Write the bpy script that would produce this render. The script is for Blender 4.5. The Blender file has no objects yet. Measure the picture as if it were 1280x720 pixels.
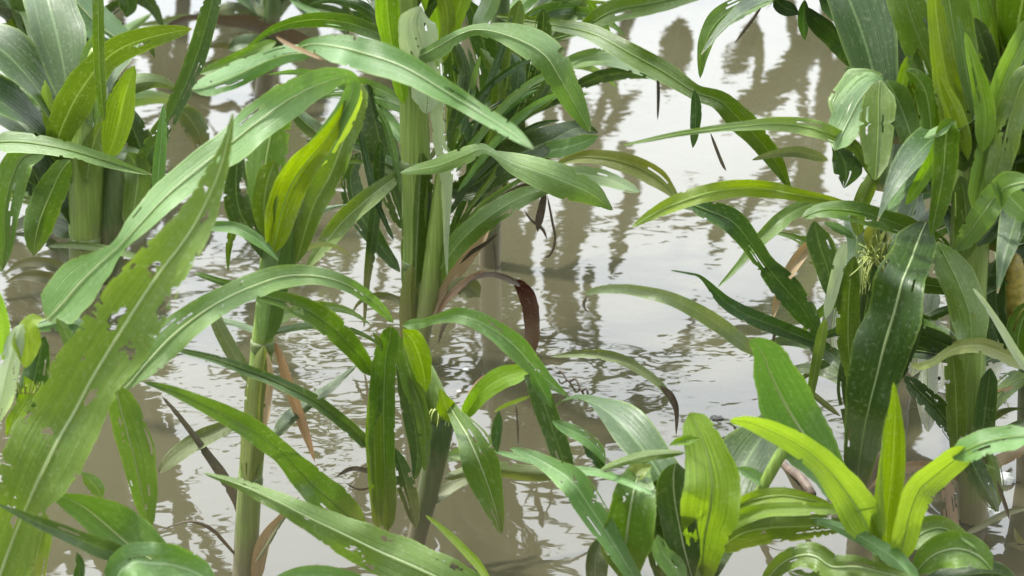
import bpy, math, random
import mathutils
from mathutils import Vector, noise
R = random.Random(7)
SC = bpy.context.scene
COL = SC.collection
# ------------------------------------------------------------------ camera
F = 3000.0            # focal length in pixels of a 1280 wide picture
H = 1.2               # height over the water
PITCH = math.radians(23)
CAM = Vector((0, 0, H))
RT = Vector((1, 0, 0)); UP = Vector((0, math.sin(PITCH), math.cos(PITCH))); FW = Vector((0, math.cos(PITCH), -math.sin(PITCH)))
def ray(x, y): return FW + RT*((x-640)/F) + UP*((360-y)/F)
def at_plane(x, y, Y):
    r = ray(x, y); return CAM + r*(Y/r.y), Y/r.y
def on_water(x, y):
    r = ray(x, y); return CAM + r*(-H/r.z)
cd = bpy.data.cameras.new('camera'); cam = bpy.data.objects.new('camera', cd); COL.objects.link(cam)
cam.location = CAM; cam.rotation_euler = (math.pi/2-PITCH, 0, 0)
cd.sensor_width = 36; cd.lens = 36*F/1280; cd.clip_end = 2000; cd.clip_start = 0.05
cd.dof.use_dof = True; cd.dof.focus_distance = 2.55; cd.dof.aperture_fstop = 9.0
SC.camera = cam
# ------------------------------------------------------------------ materials
class NT:
    def __init__(s, name):
        s.m = bpy.data.materials.new(name); s.m.use_nodes = True
        s.t = s.m.node_tree; s.t.nodes.clear(); s.out = s.n('ShaderNodeOutputMaterial')
    def n(s, kind, **kw):
        nd = s.t.nodes.new(kind)
        for k, v in kw.items():
            if k.startswith('i_'):
                key = k[2:].replace('_', ' ')
                nd.inputs[int(key) if key.isdigit() else key].default_value = v
            else: setattr(nd, k, v)
        return nd
    def l(s, a, b): s.t.links.new(a, b)
    def math(s, op, a, b=None, c=None, clamp=False):
        nd = s.n('ShaderNodeMath', operation=op); nd.use_clamp = clamp
        for i, v in enumerate((a, b, c)):
            if v is None: continue
            if isinstance(v, (int, float)): nd.inputs[i].default_value = v
            else: s.l(v, nd.inputs[i])
        return nd.outputs[0]
    def mix(s, f, a, b, mode='MIX'):
        nd = s.n('ShaderNodeMix', data_type='RGBA', blend_type=mode)
        for i, v in ((0, f), (6, a), (7, b)):
            if isinstance(v, (int, float)): nd.inputs[i].default_value = v
            elif isinstance(v, tuple): nd.inputs[i].default_value = (*v, 1)
            else: s.l(v, nd.inputs[i])
        return nd.outputs[2]
    def ramp(s, v, lo, hi):
        nd = s.n('ShaderNodeMapRange'); nd.inputs[1].default_value = lo; nd.inputs[2].default_value = hi
        s.l(v, nd.inputs[0]); return nd.outputs[0]
def mudline(t, col, nz, z0, z1, amt):
    # dried silt up to the height the flood has reached
    g = t.n('ShaderNodeNewGeometry'); sp = t.n('ShaderNodeSeparateXYZ'); t.l(g.outputs['Position'], sp.inputs[0])
    z = t.math('MULTIPLY_ADD', nz, -.16, t.math('ADD', sp.outputs[2], .08))
    return t.mix(t.math('MULTIPLY', t.ramp(z, z1, z0), amt), col, (.13,.105,.065))
def leaf_material(name, a, b, rib, transl, tw=0.26, rough=0.36, spots=0.0, spotcol=(.45,.42,.25), edge=(.13,.19,.04), spec=0.45, veins=0.35, sk=.6):
    t = NT(name)
    uv = t.n('ShaderNodeUVMap', uv_map='uv'); sx = t.n('ShaderNodeSeparateXYZ'); t.l(uv.outputs[0], sx.inputs[0])
    u, v = sx.outputs[0], sx.outputs[1]
    s = t.math('ABSOLUTE', t.math('MULTIPLY_ADD', u, 2.0, -1.0))
    tc = t.n('ShaderNodeTexCoord'); oi = t.n('ShaderNodeObjectInfo')
    n1 = t.n('ShaderNodeTexNoise', noise_dimensions='4D', i_Scale=14.0, i_Detail=4.0, i_Roughness=.6)
    t.l(tc.outputs['Object'], n1.inputs['Vector']); t.l(t.math('MULTIPLY', oi.outputs['Random'], 40.0), n1.inputs['W'])
    col = t.mix(t.ramp(n1.outputs[0], .35, .68), a, b)
    # streaks that run along the leaf
    cv = t.n('ShaderNodeCombineXYZ'); t.l(t.math('MULTIPLY', u, 26.0), cv.inputs[0]); t.l(t.math('MULTIPLY', v, 2.2), cv.inputs[1]); t.l(t.math('MULTIPLY', oi.outputs['Random'], 31.0), cv.inputs[2])
    n2 = t.n('ShaderNodeTexNoise', i_Scale=1.0, i_Detail=3.0); t.l(cv.outputs[0], n2.inputs['Vector'])
    streak = t.ramp(n2.outputs[0], .3, .7)
    cv2 = t.n('ShaderNodeCombineXYZ'); t.l(t.math('MULTIPLY', u, 70.0), cv2.inputs[0]); t.l(t.math('MULTIPLY', v, 1.4), cv2.inputs[1]); t.l(t.math('MULTIPLY', oi.outputs['Random'], 77.0), cv2.inputs[2])
    n5 = t.n('ShaderNodeTexNoise', i_Scale=1.0, i_Detail=2.0); t.l(cv2.outputs[0], n5.inputs['Vector'])
    wv = t.math('MULTIPLY_ADD', t.ramp(n5.outputs[0], .35, .65), 2.0, -1.0)
    vein = t.math('MULTIPLY_ADD', wv, .5, .5)
    dark = tuple(c*.62 for c in a); light = tuple(min(1, c*1.25+.008) for c in b)
    col = t.mix(t.math('MULTIPLY', streak, sk), col, t.mix(.5, dark, a))
    col = t.mix(t.math('MULTIPLY', vein, veins), col, light)
    # every leaf a little different
    hs = t.n('ShaderNodeHueSaturation'); t.l(col, hs.inputs['Color'])
    t.l(t.math('MULTIPLY_ADD', oi.outputs['Random'], .03, .477), hs.inputs['Hue'])
    rnd2 = t.math('FRACT', t.math('MULTIPLY', oi.outputs['Random'], 17.3))
    t.l(t.math('MULTIPLY_ADD', rnd2, .45, .78), hs.inputs['Value']); t.l(t.math('MULTIPLY_ADD', rnd2, -.18, 1.16), hs.inputs['Saturation'])
    col = hs.outputs[0]
    ribm = t.ramp(s, .07, .03)
    col = t.mix(t.math('MULTIPLY', ribm, .4), col, rib)
    edm = t.math('MULTIPLY', t.ramp(t.math('MULTIPLY_ADD', n1.outputs[0], .35, s), 1.06, 1.25), .7)
    col = t.mix(edm, col, edge)
    tip = t.ramp(t.math('MULTIPLY_ADD', n1.outputs[0], .05, t.math('ABSOLUTE', t.math('MULTIPLY_ADD', v, 2.0, -1.0))), .985, 1.02)
    col = t.mix(t.math('MULTIPLY', tip, .6), col, (.17,.13,.06))
    n3 = t.n('ShaderNodeTexNoise', noise_dimensions='4D', i_Scale=55.0, i_Detail=3.0); t.l(tc.outputs['Object'], n3.inputs['Vector']); t.l(t.math('MULTIPLY', oi.outputs['Random'], 9.0), n3.inputs['W'])
    th = .80-.20*spots
    col = t.mix(t.math('MULTIPLY', t.ramp(n3.outputs[0], th, th+.05), .85), col, spotcol)
    # dust and dried mud in fine specks
    n4 = t.n('ShaderNodeTexNoise', i_Scale=240.0, i_Detail=2.0); t.l(tc.outputs['Object'], n4.inputs['Vector'])
    col = t.mix(t.math('MULTIPLY', t.ramp(n4.outputs[0], .55, .8), .18), col, (.3,.32,.24))
    col = mudline(t, col, n1.outputs[0], .05, .13, .55)
    pr = t.n('ShaderNodeBsdfPrincipled'); t.l(col, pr.inputs['Base Color']); pr.inputs['Specular IOR Level'].default_value = spec
    t.l(t.math('MULTIPLY_ADD', n1.outputs[0], .25, rough-.12), pr.inputs['Roughness'])
    bp = t.n('ShaderNodeBump', i_Strength=.35, i_Distance=.0012)
    t.l(t.math('ADD', t.math('MULTIPLY', wv, .35), t.math('ADD', t.math('MULTIPLY', n3.outputs[0], 1.2), streak)), bp.inputs['Height']); t.l(bp.outputs[0], pr.inputs['Normal'])
    tr = t.n('ShaderNodeBsdfTranslucent'); t.l(t.mix(1.0, col, transl, 'MULTIPLY'), tr.inputs[0]); t.l(bp.outputs[0], tr.inputs['Normal'])
    mx = t.n('ShaderNodeMixShader'); mx.inputs[0].default_value = tw
    t.l(pr.outputs[0], mx.inputs[1]); t.l(tr.outputs[0], mx.inputs[2]); t.l(mx.outputs[0], t.out.inputs[0])
    return t.m
RIB = (.20,.26,.13)
MAT = {
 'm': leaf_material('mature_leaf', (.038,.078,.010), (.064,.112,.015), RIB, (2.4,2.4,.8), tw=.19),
 'g': leaf_material('dusty_sheen_leaf', (.056,.116,.028), (.082,.146,.042), (.22,.29,.16), (2.0,2.1,.8), tw=.22, rough=.46),  # dusty green, paled to put the sky's sheen on upper faces into the colour
 'd': leaf_material('deep_green_shaded_leaf', (.017,.041,.008), (.030,.062,.012), (.12,.18,.07), (2.0,2.0,.7), tw=.18, rough=.38),  # deep green, darkened further so foliage shade is in the colour
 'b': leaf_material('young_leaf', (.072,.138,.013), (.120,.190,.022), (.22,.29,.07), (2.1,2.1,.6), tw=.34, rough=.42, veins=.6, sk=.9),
 'y': leaf_material('yellowing_leaf', (.095,.135,.030), (.150,.172,.050), (.24,.28,.11), (2.0,1.8,.8), spots=.35, spotcol=(.22,.12,.05)),
 'w': leaf_material('wilted_leaf', (.066,.095,.030), (.105,.125,.055), (.17,.19,.10), (1.7,1.7,.9), tw=.2, rough=.55, spots=.3, spotcol=(.10,.07,.04)),
 't': leaf_material('dry_tan_leaf', (.22,.16,.09), (.30,.23,.14), (.36,.3,.2), (1.4,1.2,.8), tw=.2, rough=.65, spots=.3, spotcol=(.1,.06,.03), edge=(.2,.14,.08)),
 'r': leaf_material('dead_brown_leaf', (.034,.012,.006), (.060,.022,.010), (.09,.04,.02), (1.4,1.0,.6), tw=.12, rough=.75, spec=.2, edge=(.06,.03,.02)),
 'k': leaf_material('dark_dead_leaf', (.045,.036,.022), (.07,.058,.035), (.1,.08,.05), (1.4,1.2,.8), tw=.1, rough=.6, edge=(.06,.05,.03)),
 'p': leaf_material('pale_torn_leaf', (.20,.25,.16), (.26,.31,.21), (.35,.38,.27), (1.7,1.8,1.0), tw=.35, rough=.5, spots=.3, spotcol=(.4,.4,.3)),
}
def plain(name, a, b, rough=.5, scale=30., stretch=1., bump=.3, dist=.002, mud=0.):
    t = NT(name); tc = t.n('ShaderNodeTexCoord'); mp = t.n('ShaderNodeMapping'); mp.inputs['Scale'].default_value = (1, 1, stretch)
    t.l(tc.outputs['Object'], mp.inputs[0])
    n = t.n('ShaderNodeTexNoise', i_Scale=scale, i_Detail=5.0); t.l(mp.outputs[0], n.inputs['Vector'])
    pr = t.n('ShaderNodeBsdfPrincipled', i_Roughness=rough); col = t.mix(t.ramp(n.outputs[0], .35, .65), a, b)
    h = n.outputs[0]
    if mud:
        m2 = t.n('ShaderNodeMapping'); m2.inputs['Scale'].default_value = (1, 1, .03); t.l(tc.outputs['Object'], m2.inputs[0])
        f = t.n('ShaderNodeTexNoise', i_Scale=420.0, i_Detail=2.0); t.l(m2.outputs[0], f.inputs['Vector'])
        col = t.mix(t.math('MULTIPLY', t.ramp(f.outputs[0], .45, .7), .5), col, tuple(c*1.5+.01 for c in b))
        bl = t.n('ShaderNodeTexNoise', i_Scale=22.0, i_Detail=5.0); t.l(tc.outputs['Object'], bl.inputs['Vector'])
        col = t.mix(t.math('MULTIPLY', t.ramp(bl.outputs[0], .54, .68), .35), col, (.13,.12,.05))
        col = mudline(t, col, bl.outputs[0], .03, .13, mud); h = t.math('ADD', h, f.outputs[0])
    t.l(col, pr.inputs['Base Color'])
    bp = t.n('ShaderNodeBump', i_Strength=bump, i_Distance=dist); t.l(h, bp.inputs['Height']); t.l(bp.outputs[0], pr.inputs['Normal'])
    t.l(pr.outputs[0], t.out.inputs[0]); return t.m
MAT['stalk'] = plain('stalk_green', (.085,.140,.020), (.135,.190,.036), .42, 60, .12, mud=.85)
MAT['stalkd'] = plain('stalk_dark', (.030,.058,.014), (.052,.084,.022), .42, 60, .12, mud=.85)
MAT['stalkb'] = plain('stalk_brown', (.10,.085,.05), (.16,.13,.08), .6, 60, .12, mud=.6)
MAT['node'] = plain('stalk_node', (.060,.088,.022), (.09,.115,.035), .5, 90)
MAT['rib'] = leaf_material('leaf_midrib', (.27,.33,.17), (.33,.39,.22), (.33,.39,.22), (1.5,1.55,1.), tw=.3, edge=(.36,.41,.24))
MAT['ribd'] = leaf_material('leaf_midrib_green', (.14,.21,.06), (.18,.26,.09), (.18,.26,.09), (1.8,1.9,.8), tw=.42, edge=(.2,.27,.1))
MAT['silk'] = plain('silk', (.17,.22,.035), (.24,.28,.06), .5, 90)
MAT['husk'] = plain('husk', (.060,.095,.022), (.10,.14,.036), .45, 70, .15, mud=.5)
MAT['huskd'] = plain('husk_dark_green', (.036,.062,.014), (.060,.09,.022), .45, 70, .15, mud=.5)  # darker green than the plain husk
MAT['kernel'] = plain('ear_yellow', (.14,.12,.015), (.24,.19,.03), .5, 160)
MAT['foam'] = plain('foam', (.42,.43,.39), (.60,.61,.57), .5, 160, 1, .6, .004)
MAT['debris'] = plain('debris_black', (.016,.013,.010), (.035,.028,.022), .5, 200, 1, .8, .004)
MAT['twig'] = plain('twig_brown', (.05,.033,.02), (.10,.07,.045), .6, 120)
# ------------------------------------------------------------------ mesh helpers
def mesh_obj(name, verts, faces, mat, parent=None, uvs=None, smooth=True):
    base = parent
    while base is not None and base.parent: base = base.parent
    o0 = base.location.copy() if base else Vector()
    me = bpy.data.meshes.new(name); me.from_pydata([tuple(v-o0) for v in verts], [], faces); me.update()
    if uvs is not None:
        ul = me.uv_layers.new(name='uv')
        for lp in me.loops: ul.data[lp.index].uv = uvs[lp.vertex_index]
    if smooth: me.polygons.foreach_set('use_smooth', [True]*len(me.polygons))
    me.materials.append(MAT[mat] if isinstance(mat, str) else mat)
    o = bpy.data.objects.new(name, me); COL.objects.link(o)
    if parent: o.parent = parent
    return o
def crom(P, t):
    n = len(P)-1; x = min(max(t, 0), 1)*n; i = min(int(x), n-1); f = x-i
    g = lambda k: P[min(max(k, 0), n)]
    out = []
    for a, b, c, d in zip(g(i-1), g(i), g(i+1), g(i+2)):
        out.append(.5*((2*b)+(-a+c)*f+(2*a-5*b+4*c-d)*f*f+(-a+3*b-3*c+d)*f**3))
    return out
def lin(seq, t):
    if isinstance(seq, (int, float)): return seq
    n = len(seq)-1; x = t*n; i = min(int(x), n-1); f = x-i; f = f*f*(3-2*f) if n > 1 else f
    return seq[i]*(1-f)+seq[i+1]*f
def parse(s):
    out = []
    for p in s.split(','):
        q = p.split()
        w = q[2]
        if '/' in w: a, b = map(float, w.split('/'))
        else: a = b = float(w)/2
        out.append((float(q[0]), float(q[1]), a, b))
    return out
class Plant:
    def __init__(s, label, bx, by, group='corn plants standing in the flood water', cat='corn plant', name='corn_plant'):
        p = on_water(bx, by); s.Y = p.y; s.p = p
        s.e = bpy.data.objects.new(name, None); COL.objects.link(s.e); s.e.location = p
        s.e.empty_display_size = .1
        s.e['label'] = label; s.e['category'] = cat
        if group: s.e['group'] = group
SEED = [0]
# a leaf: spine traced as (x, y, width) on the upright plane of its plant, pushed d metres away along it
def L(pl, mat, pts, d=0., roll=25., fold=None, wave=.26, rib=None, holes=0., name='leaf', freq=None, label=None, rag=.05, wm=1.):
    SEED[0] += 1; sd = SEED[0]*3.71; rr = random.Random(SEED[0])
    if fold is None: fold = rr.choice((-.55, -.5, -.4, .4, .5))
    P = [(x, y, a*wm, b*wm) for x, y, a, b in parse(pts)]
    length = sum(math.hypot(P[i+1][0]-P[i][0], P[i+1][1]-P[i][1]) for i in range(len(P)-1))
    big = max(a+b for _, _, a, b in P)
    if not holes and mat in 'mgd' and big > 24 and rr.random() < .28: holes = rr.uniform(.05, .2)
    nu = 34 if holes and big > 60 else 20 if holes else 18 if big > 28 else 12
    nt = max(14, int(length/(2.2 if holes else 3.2 if big > 28 else 4.5)))
    rtear = rr.choice((0, .4, 1, 1.3))
    wi = max(range(len(P)), key=lambda i: P[i][2]+P[i][3])
    def cen(t): return crom(P, t)
    def tang(t):
        a, b = cen(max(0, t-.02)), cen(min(1, t+.02)); dx, dy = b[0]-a[0], b[1]-a[1]; m = math.hypot(dx, dy) or 1; return dx/m, dy/m
    tx, ty = tang(wi/(len(P)-1)); nx, ny = -ty, tx
    sg = 1 if (-ny*1.0-nx*.6) > 0 else -1
    fr = freq if freq else max(1.5, length/95.)
    ph1, ph2 = rr.uniform(0, 6.3), rr.uniform(0, 6.3)
    V, UVs, mid = [], [], []
    for i in range(nt+1):
        t = i/nt; c = cen(t); tx, ty = tang(t); nx, ny = -ty*sg, tx*sg
        Y = pl.Y+lin(d, t); ro = math.tan(math.radians(max(-76, min(76, lin(roll, t)+26*noise.noise(Vector((t*length/70, 1, sd+5)))))))
        _, dep = at_plane(c[0], c[1], Y)
        for j in range(nu+1):
            s = -1+2*j/nu                      # -1 = the a side (upper / left)
            w = max(.6, c[2] if s < 0 else c[3])
            ed = abs(s)
            q = min(t, 1-t)*length; w *= min(1, ((q+.8)/(.55*(P[0][2]+P[0][3] if t < .5 else P[-1][2]+P[-1][3])+9))**.8)
            tear = max(0, noise.noise(Vector((t*length/6, s*.3, sd+40)))-.5)*rtear
            w *= 1-min(.3, tear*1.6)
            w *= 1+ed*.10*noise.noise(Vector((t*length/34, 2 if s < 0 else 6, sd+3)))
            w *= 1+rag*ed*(noise.noise(Vector((t*length/22, s*.4, sd)))+.6*noise.noise(Vector((t*length/7, s, sd+9))))
            px = c[0]+nx*w*ed*(1 if s < 0 else -1); py = c[1]+ny*w*ed*(1 if s < 0 else -1)
            hw = w/F*dep
            dl = -s*ro*hw + fold*hw*(ed**1.3)
            dl += wave*hw*ed**2*math.sin(6.283*fr*t+(ph1 if s < 0 else ph2)) + .12*wave*hw*noise.noise(Vector((t*length/18, s*2, sd)))
            r = ray(px, py); pt = CAM+r*((Y/r.y)) + r.normalized()*dl
            V.append(pt); UVs.append((j/nu, t))
            if j == nu//2: mid.append((px, py, Y, dl, w))
    faces = []; slits = []
    if P[wi][2]+P[wi][3] > 17 and mat not in 'br':
        for k in range(rr.choice((0, 0, 1, 2, 3))):
            t0 = rr.uniform(.15, .85); slits.append((rr.choice([q for q in range(1, nu-1) if abs(q-nu/2+.5) > 1.5]), t0, t0+rr.uniform(10, 38)/length))
    nib = rr.choice((.38, .46, .6, .8, .9))
    for i in range(nt):
        for j in range(nu):
            tt = (i+.5)/nt
            if any(q == j and a < tt < b for q, a, b in slits): continue
            e = min(j, nu-1-j)
            if e < 3 and noise.noise(Vector((tt*length/8, 3 if j < nu/2 else 8, sd)))+.3*noise.noise(Vector((tt*length/3, 5, sd))) > nib+.11*e: continue
            if holes:
                t = (i+.5)/nt; s = (j+.5)/nu
                q = noise.noise(Vector((t*length/32, s*4.5, sd)))+.35*noise.noise(Vector((t*length/6, s*14, sd)))
                if q > .62-.32*holes and .08 < t < .96 and abs(s-.5) > .07: continue
            a = i*(nu+1)+j; faces.append((a, a+1, a+nu+2, a+nu+1))
    o = mesh_obj(name, V, faces, mat, pl.e, UVs)
    if label: o['label'] = label
    if rib:
        rv, rf = [], []
        for i in range(1, nt):
            t = i/nt; px, py, Y, dl, w = mid[i]; tx, ty = tang(t); nx, ny = -ty, tx
            rw = max(.6, min(1.9, w*.05))*(1-.5*t if P[-1][2] < P[0][2] else .5+.5*t)
            for k, off in ((-1, -.0008), (0, -.0022), (1, -.0008)):
                r = ray(px+nx*rw*k, py+ny*rw*k); rv.append(CAM+r*(Y/r.y)+r.normalized()*(dl+off))
        for i in range(nt-2):
            for k in (0, 1): a = i*3+k; rf.append((a, a+1, a+4, a+3))
        mesh_obj('midrib', rv, rf, rib, o, [(.25, .1+.8*(k//3)/nt) for k in range(len(rv))])
    return o
def tube(name, mat, C, rad, parent, seg=10, cap=True):
    V, Fc = [], []; n = len(C)
    for i in range(n):
        d = (C[min(i+1, n-1)]-C[max(i-1, 0)]).normalized()
        a = d.cross(Vector((0, 1, 0.13))); a = a.normalized() if a.length > 1e-4 else Vector((1, 0, 0)); b = d.cross(a)
        for k in range(seg):
            g = 6.2832*k/seg; V.append(C[i]+(a*math.cos(g)+b*math.sin(g))*rad[i])
    for i in range(n-1):
        for k in range(seg):
            a, b = i*seg+k, i*seg+(k+1) % seg; Fc.append((a, b, b+seg, a+seg))
    if cap: Fc.append(tuple(range(seg))[::-1]); Fc.append(tuple(range((n-1)*seg, n*seg)))
    uv = [((i % seg)/seg, (i//seg)/max(1, n-1)) for i in range(n*seg)]
    return mesh_obj(name, V, Fc, mat, parent, uv)
def T(pl, name, mat, pts, d=0., seg=10, sink=False, n=None, lump=0.):
    P = parse(pts); ln = sum(math.hypot(P[i+1][0]-P[i][0], P[i+1][1]-P[i][1]) for i in range(len(P)-1)); n = n or max(8, int(ln/8)); C, rad = [], []
    SEED[0] += 1
    for i in range(n+1):
        t = i/n; c = crom(P, t); Y = (pl.Y if pl else 0)+lin(d, t); q, dep = at_plane(c[0], c[1], Y); C.append(q)
        rad.append(max(.0006, (c[2]+c[3])/2/F*dep*(1+lump*noise.noise(Vector((t*ln/9, 0, SEED[0]))))))
    if sink:
        for k in range(min(5, n)): rad[k] *= (.45, .7, .85, .93, .98)[k]
        C.append(Vector((C[-1].x, C[-1].y, -.25))); rad.append(rad[-1])
    return tube(name, mat, C, rad, pl.e if pl else None, seg)
def nodes(pl, spots):
    for x, y, w in spots:
        q, dep = at_plane(x, y, pl.Y); r = w/2/F*dep
        tube('stalk_node', 'node', [q+Vector((0, 0, z)) for z in (-.006, -.003, 0, .003, .006)], [r*.97, r*1.01, r*1.03, r*1.01, r*.97], pl.e, 12)
# a leaf grown in space: from height z on the stalk, heading az, arching over
def G(pl, mat, z, az, ln, w, rise=60., droop=130., name='leaf', rib=None, tw=0., x=0, y=0):
    SEED[0] += 1; rr = random.Random(SEED[0]*7+1); nt, nu = 22, 6
    az = math.radians(az); dirh = Vector((math.sin(az), math.cos(az), 0)); side = Vector((math.cos(az), -math.sin(az), 0))
    p = pl.p+Vector((x, y, z)); V, UVs = [], []; el = math.radians(rise); p1 = rr.uniform(0, 6)
    for i in range(nt+1):
        t = i/nt; e = el-math.radians(droop)*t**1.5; dr = dirh*math.cos(e)+Vector((0, 0, math.sin(e)))
        nrm = side.cross(dr).normalized(); a = math.radians(tw)*t; sd = side*math.cos(a)+nrm*math.sin(a); nr = sd.cross(dr)
        ww = w/2*min(1, (.35+2.6*t))*max(.02, (1-t**2.6))
        for j in range(nu+1):
            s = -1+2*j/nu
            V.append(p+sd*(s*ww)+nr*(ww*(.35*abs(s)+.25*s*s*math.sin(t*16+p1+(2 if s > 0 else 0))))); UVs.append((j/nu, t))
        p = p+dr*(ln/nt); az += rr.uniform(-.04, .04); dirh = Vector((math.sin(az), math.cos(az), 0)); side = Vector((math.cos(az), -math.sin(az), 0))
    return mesh_obj(name, V, [(i*(nu+1)+j, i*(nu+1)+j+1, (i+1)*(nu+1)+j+1, (i+1)*(nu+1)+j) for i in range(nt) for j in range(nu)], mat, pl.e, UVs)
def grown_stalk(pl, h, r, mat='stalk', lx=0, ly=0):
    return tube('stalk', mat, [pl.p+Vector((lx*k/8, ly*k/8, -.25+(h+.25)*k/8)) for k in range(9)], [r*(1-.45*k/8) for k in range(9)], pl.e)
def strands(name, mat, parent, roots, ends, rad, sag=.01, seed=1):
    rr = random.Random(seed); V, Fc = [], []
    for a, b in zip(roots, ends):
        m = (a+b)/2+Vector((rr.uniform(-1, 1), rr.uniform(-1, 1), rr.uniform(0, 1)))*sag; st = len(V)
        for i in range(8):
            t = i/7; c = a*(1-t)**2+m*2*t*(1-t)+b*t*t
            for k in range(3):
                g = 2.094*k; V.append(c+Vector((math.cos(g), .5*math.sin(g), math.sin(g)))*rad*(1-.6*t))
        for i in range(7):
            for k in range(3): x, y = st+i*3+k, st+i*3+(k+1) % 3; Fc.append((x, y, y+3, x+3))
    return mesh_obj(name, V, Fc, mat, parent)
def clutter(pl, spots, n, mats, w=(12, 26), ln=(110, 240), ang=(-75, 75), d=(.02, .1), seed=1, droop=(40, 130), rib=None):
    # ordinary blades that leave the stalk and arch over
    rr = random.Random(seed)
    for i in range(n):
        x, y = rr.choice(spots); x += rr.uniform(-8, 8); y += rr.uniform(-12, 12); a = rr.uniform(*ang); le = rr.uniform(*ln); ww = rr.uniform(*w); dr = rr.uniform(*droop)*(1 if a > 0 else -1); pts = []
        for k in range(6):
            pts.append('%.1f %.1f %.1f' % (x, y, ww*(.55, .95, 1., .85, .5, .08)[k])); b = math.radians(a+dr*(k/5)**1.3)
            x += math.sin(b)*le/5; y -= math.cos(b)*le/5
        L(pl, rr.choice(mats), ','.join(pts), (0, rr.uniform(*d), rr.uniform(*d)*1.6), rr.uniform(-45, 45), rib=rr.choice((rib, None)))
# ------------------------------------------------------------------ the corn plants
GB = 'corn plants standing behind'
# central plant
p = Plant('central corn plant with a thick pale green stalk and torn pale hanging leaf', 518, 455)
T(p, 'stalk', 'stalk', '503 -60 26,508 0 30,514 80 34,519 180 37,520 280 35,519 380 33,518 455 33', sink=True)
nodes(p, [(519, 205, 37), (519, 330, 34), (518, 420, 33)])
T(p, 'leaf_sheath', 'stalk', '556 195 16,552 240 22,545 300 26,535 370 26,524 430 24', (-.012, -.008))
L(p, 'b', '482 -30 26,484 10 30,488 45 26,496 85 20,505 130 16', -.03, -20)
L(p, 'b', '520 -40 22,540 0 28,548 40 22,540 90 18', .02, 10)
L(p, 'b', '585 -40 16,578 -5 24,568 25 22,556 70 18', -.02, 0)
L(p, 'b', '545 -40 14,556 0 20,560 35 18,552 80 14', -.03, 20)
L(p, 'p', '526 8 14/10,520 28 22/24,526 55 26/24,534 88 20/20,534 120 20/18,532 142 14/14', -.06, 15, holes=.45, rib='rib', wave=.3)
L(p, 'p', '548 105 8/8,547 130 10/9,548 155 9/8,550 180 8/8,556 200 10/10,558 225 8/8,557 270 4/6,558 310 3/3,559 345 1/1', -.055, 10, holes=.25, wave=.35)
L(p, 'g', '502 78 5/5,520 72 6/10,548 58 7/14,574 43 6/9,600 37 8/7,640 46 18/14,680 68 24/19,704 105 19/17,724 140 12/11,738 165 3/3', (-.03, -.12, -.15, -.1), (20, 35, 45, 30), rib='rib')
L(p, 'g', '610 48 6,600 30 18,612 5 24,622 -30 22', (-.02, .04), 30)
L(p, 'g', '500 216 3,525 211 14,550 206 20,580 194 22,602 186 14,618 192 10,640 203 26,670 214 38,705 227 42,735 240 32,755 254 14,766 263 3', (-.04, -.14, -.18, -.12), (40, 30, 40, 30))
L(p, 'm', '520 392 20,545 345 24,575 302 28,612 270 28,648 248 24,682 236 14,715 226 8', (0, -.05, -.02), 35)
L(p, 'd', '555 240 20,590 232 36,625 205 46,655 190 50,690 175 36,722 160 20,748 166 5', (.02, .0, .05), 25)
L(p, 'g', '640 205 6,665 192 14,700 186 22,728 178 18,748 170 6', (.02, -.02), 45)
L(p, 'm', '500 218 10,470 240 22,430 275 26,402 310 18,384 334 5', (-.0, -.04), 25)
L(p, 'd', '476 175 12,472 240 15,464 310 14,459 350 9,455 410 2', (.02, .04), 5)
L(p, 'd', '458 105 20,466 140 36,478 190 42,492 240 34,508 290 18', (.06, .03), -20)
L(p, 'd', '450 190 10,438 220 24,446 260 30,470 300 22,500 340 10', (.08, .03), -20)
L(p, 't', '538 402 6,548 375 12,563 350 17,584 322 17,602 298 12,612 278 4', (-.02, .03), 20, wave=.4)
L(p, 'w', '556 372 4,572 358 20,590 362 26,600 372 6', -.02, 30, wave=.5)
L(p, 'k', '568 362 3,590 348 6,612 343 7,634 348 8,650 358 8', (-.02, -.05), 30, wave=.4)
L(p, 'r', '640 350 8,650 357 18,659 372 25,664 390 24,666 408 22,665 424 22,664 450 20', (-.045, -.04), (15, 0), wave=.5, fold=.5, rag=.12, wm=.82, label='dead red brown leaf hanging into the water')
for q in ('565 80 14,590 110 22,600 160 24,590 220 18,560 300 12', '600 60 16,622 100 26,618 150 26,600 200 16', '640 66 20,648 95 30,640 130 30,618 165 22',
          '560 110 8,575 140 18,590 180 20,585 230 16', '655 110 6,632 135 14,600 158 16,572 190 12', '700 118 5,672 134 17,648 148 18,612 190 14,575 245 12',
          '690 100 5,650 118 12,610 140 14,570 175 12', '566 50 16,580 85 26,575 125 26,560 180 18', '690 60 20,688 90 28,676 120 16,660 140 5'):
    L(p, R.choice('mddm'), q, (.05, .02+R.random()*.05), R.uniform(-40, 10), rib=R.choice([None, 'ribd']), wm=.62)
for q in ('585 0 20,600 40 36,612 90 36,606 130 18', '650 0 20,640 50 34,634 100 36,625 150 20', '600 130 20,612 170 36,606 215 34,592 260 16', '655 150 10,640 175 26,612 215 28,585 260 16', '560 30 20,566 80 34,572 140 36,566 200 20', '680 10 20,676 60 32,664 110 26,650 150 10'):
    L(p, 'd', q, (.09, .12), R.uniform(-50, 0), wm=.8)
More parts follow.
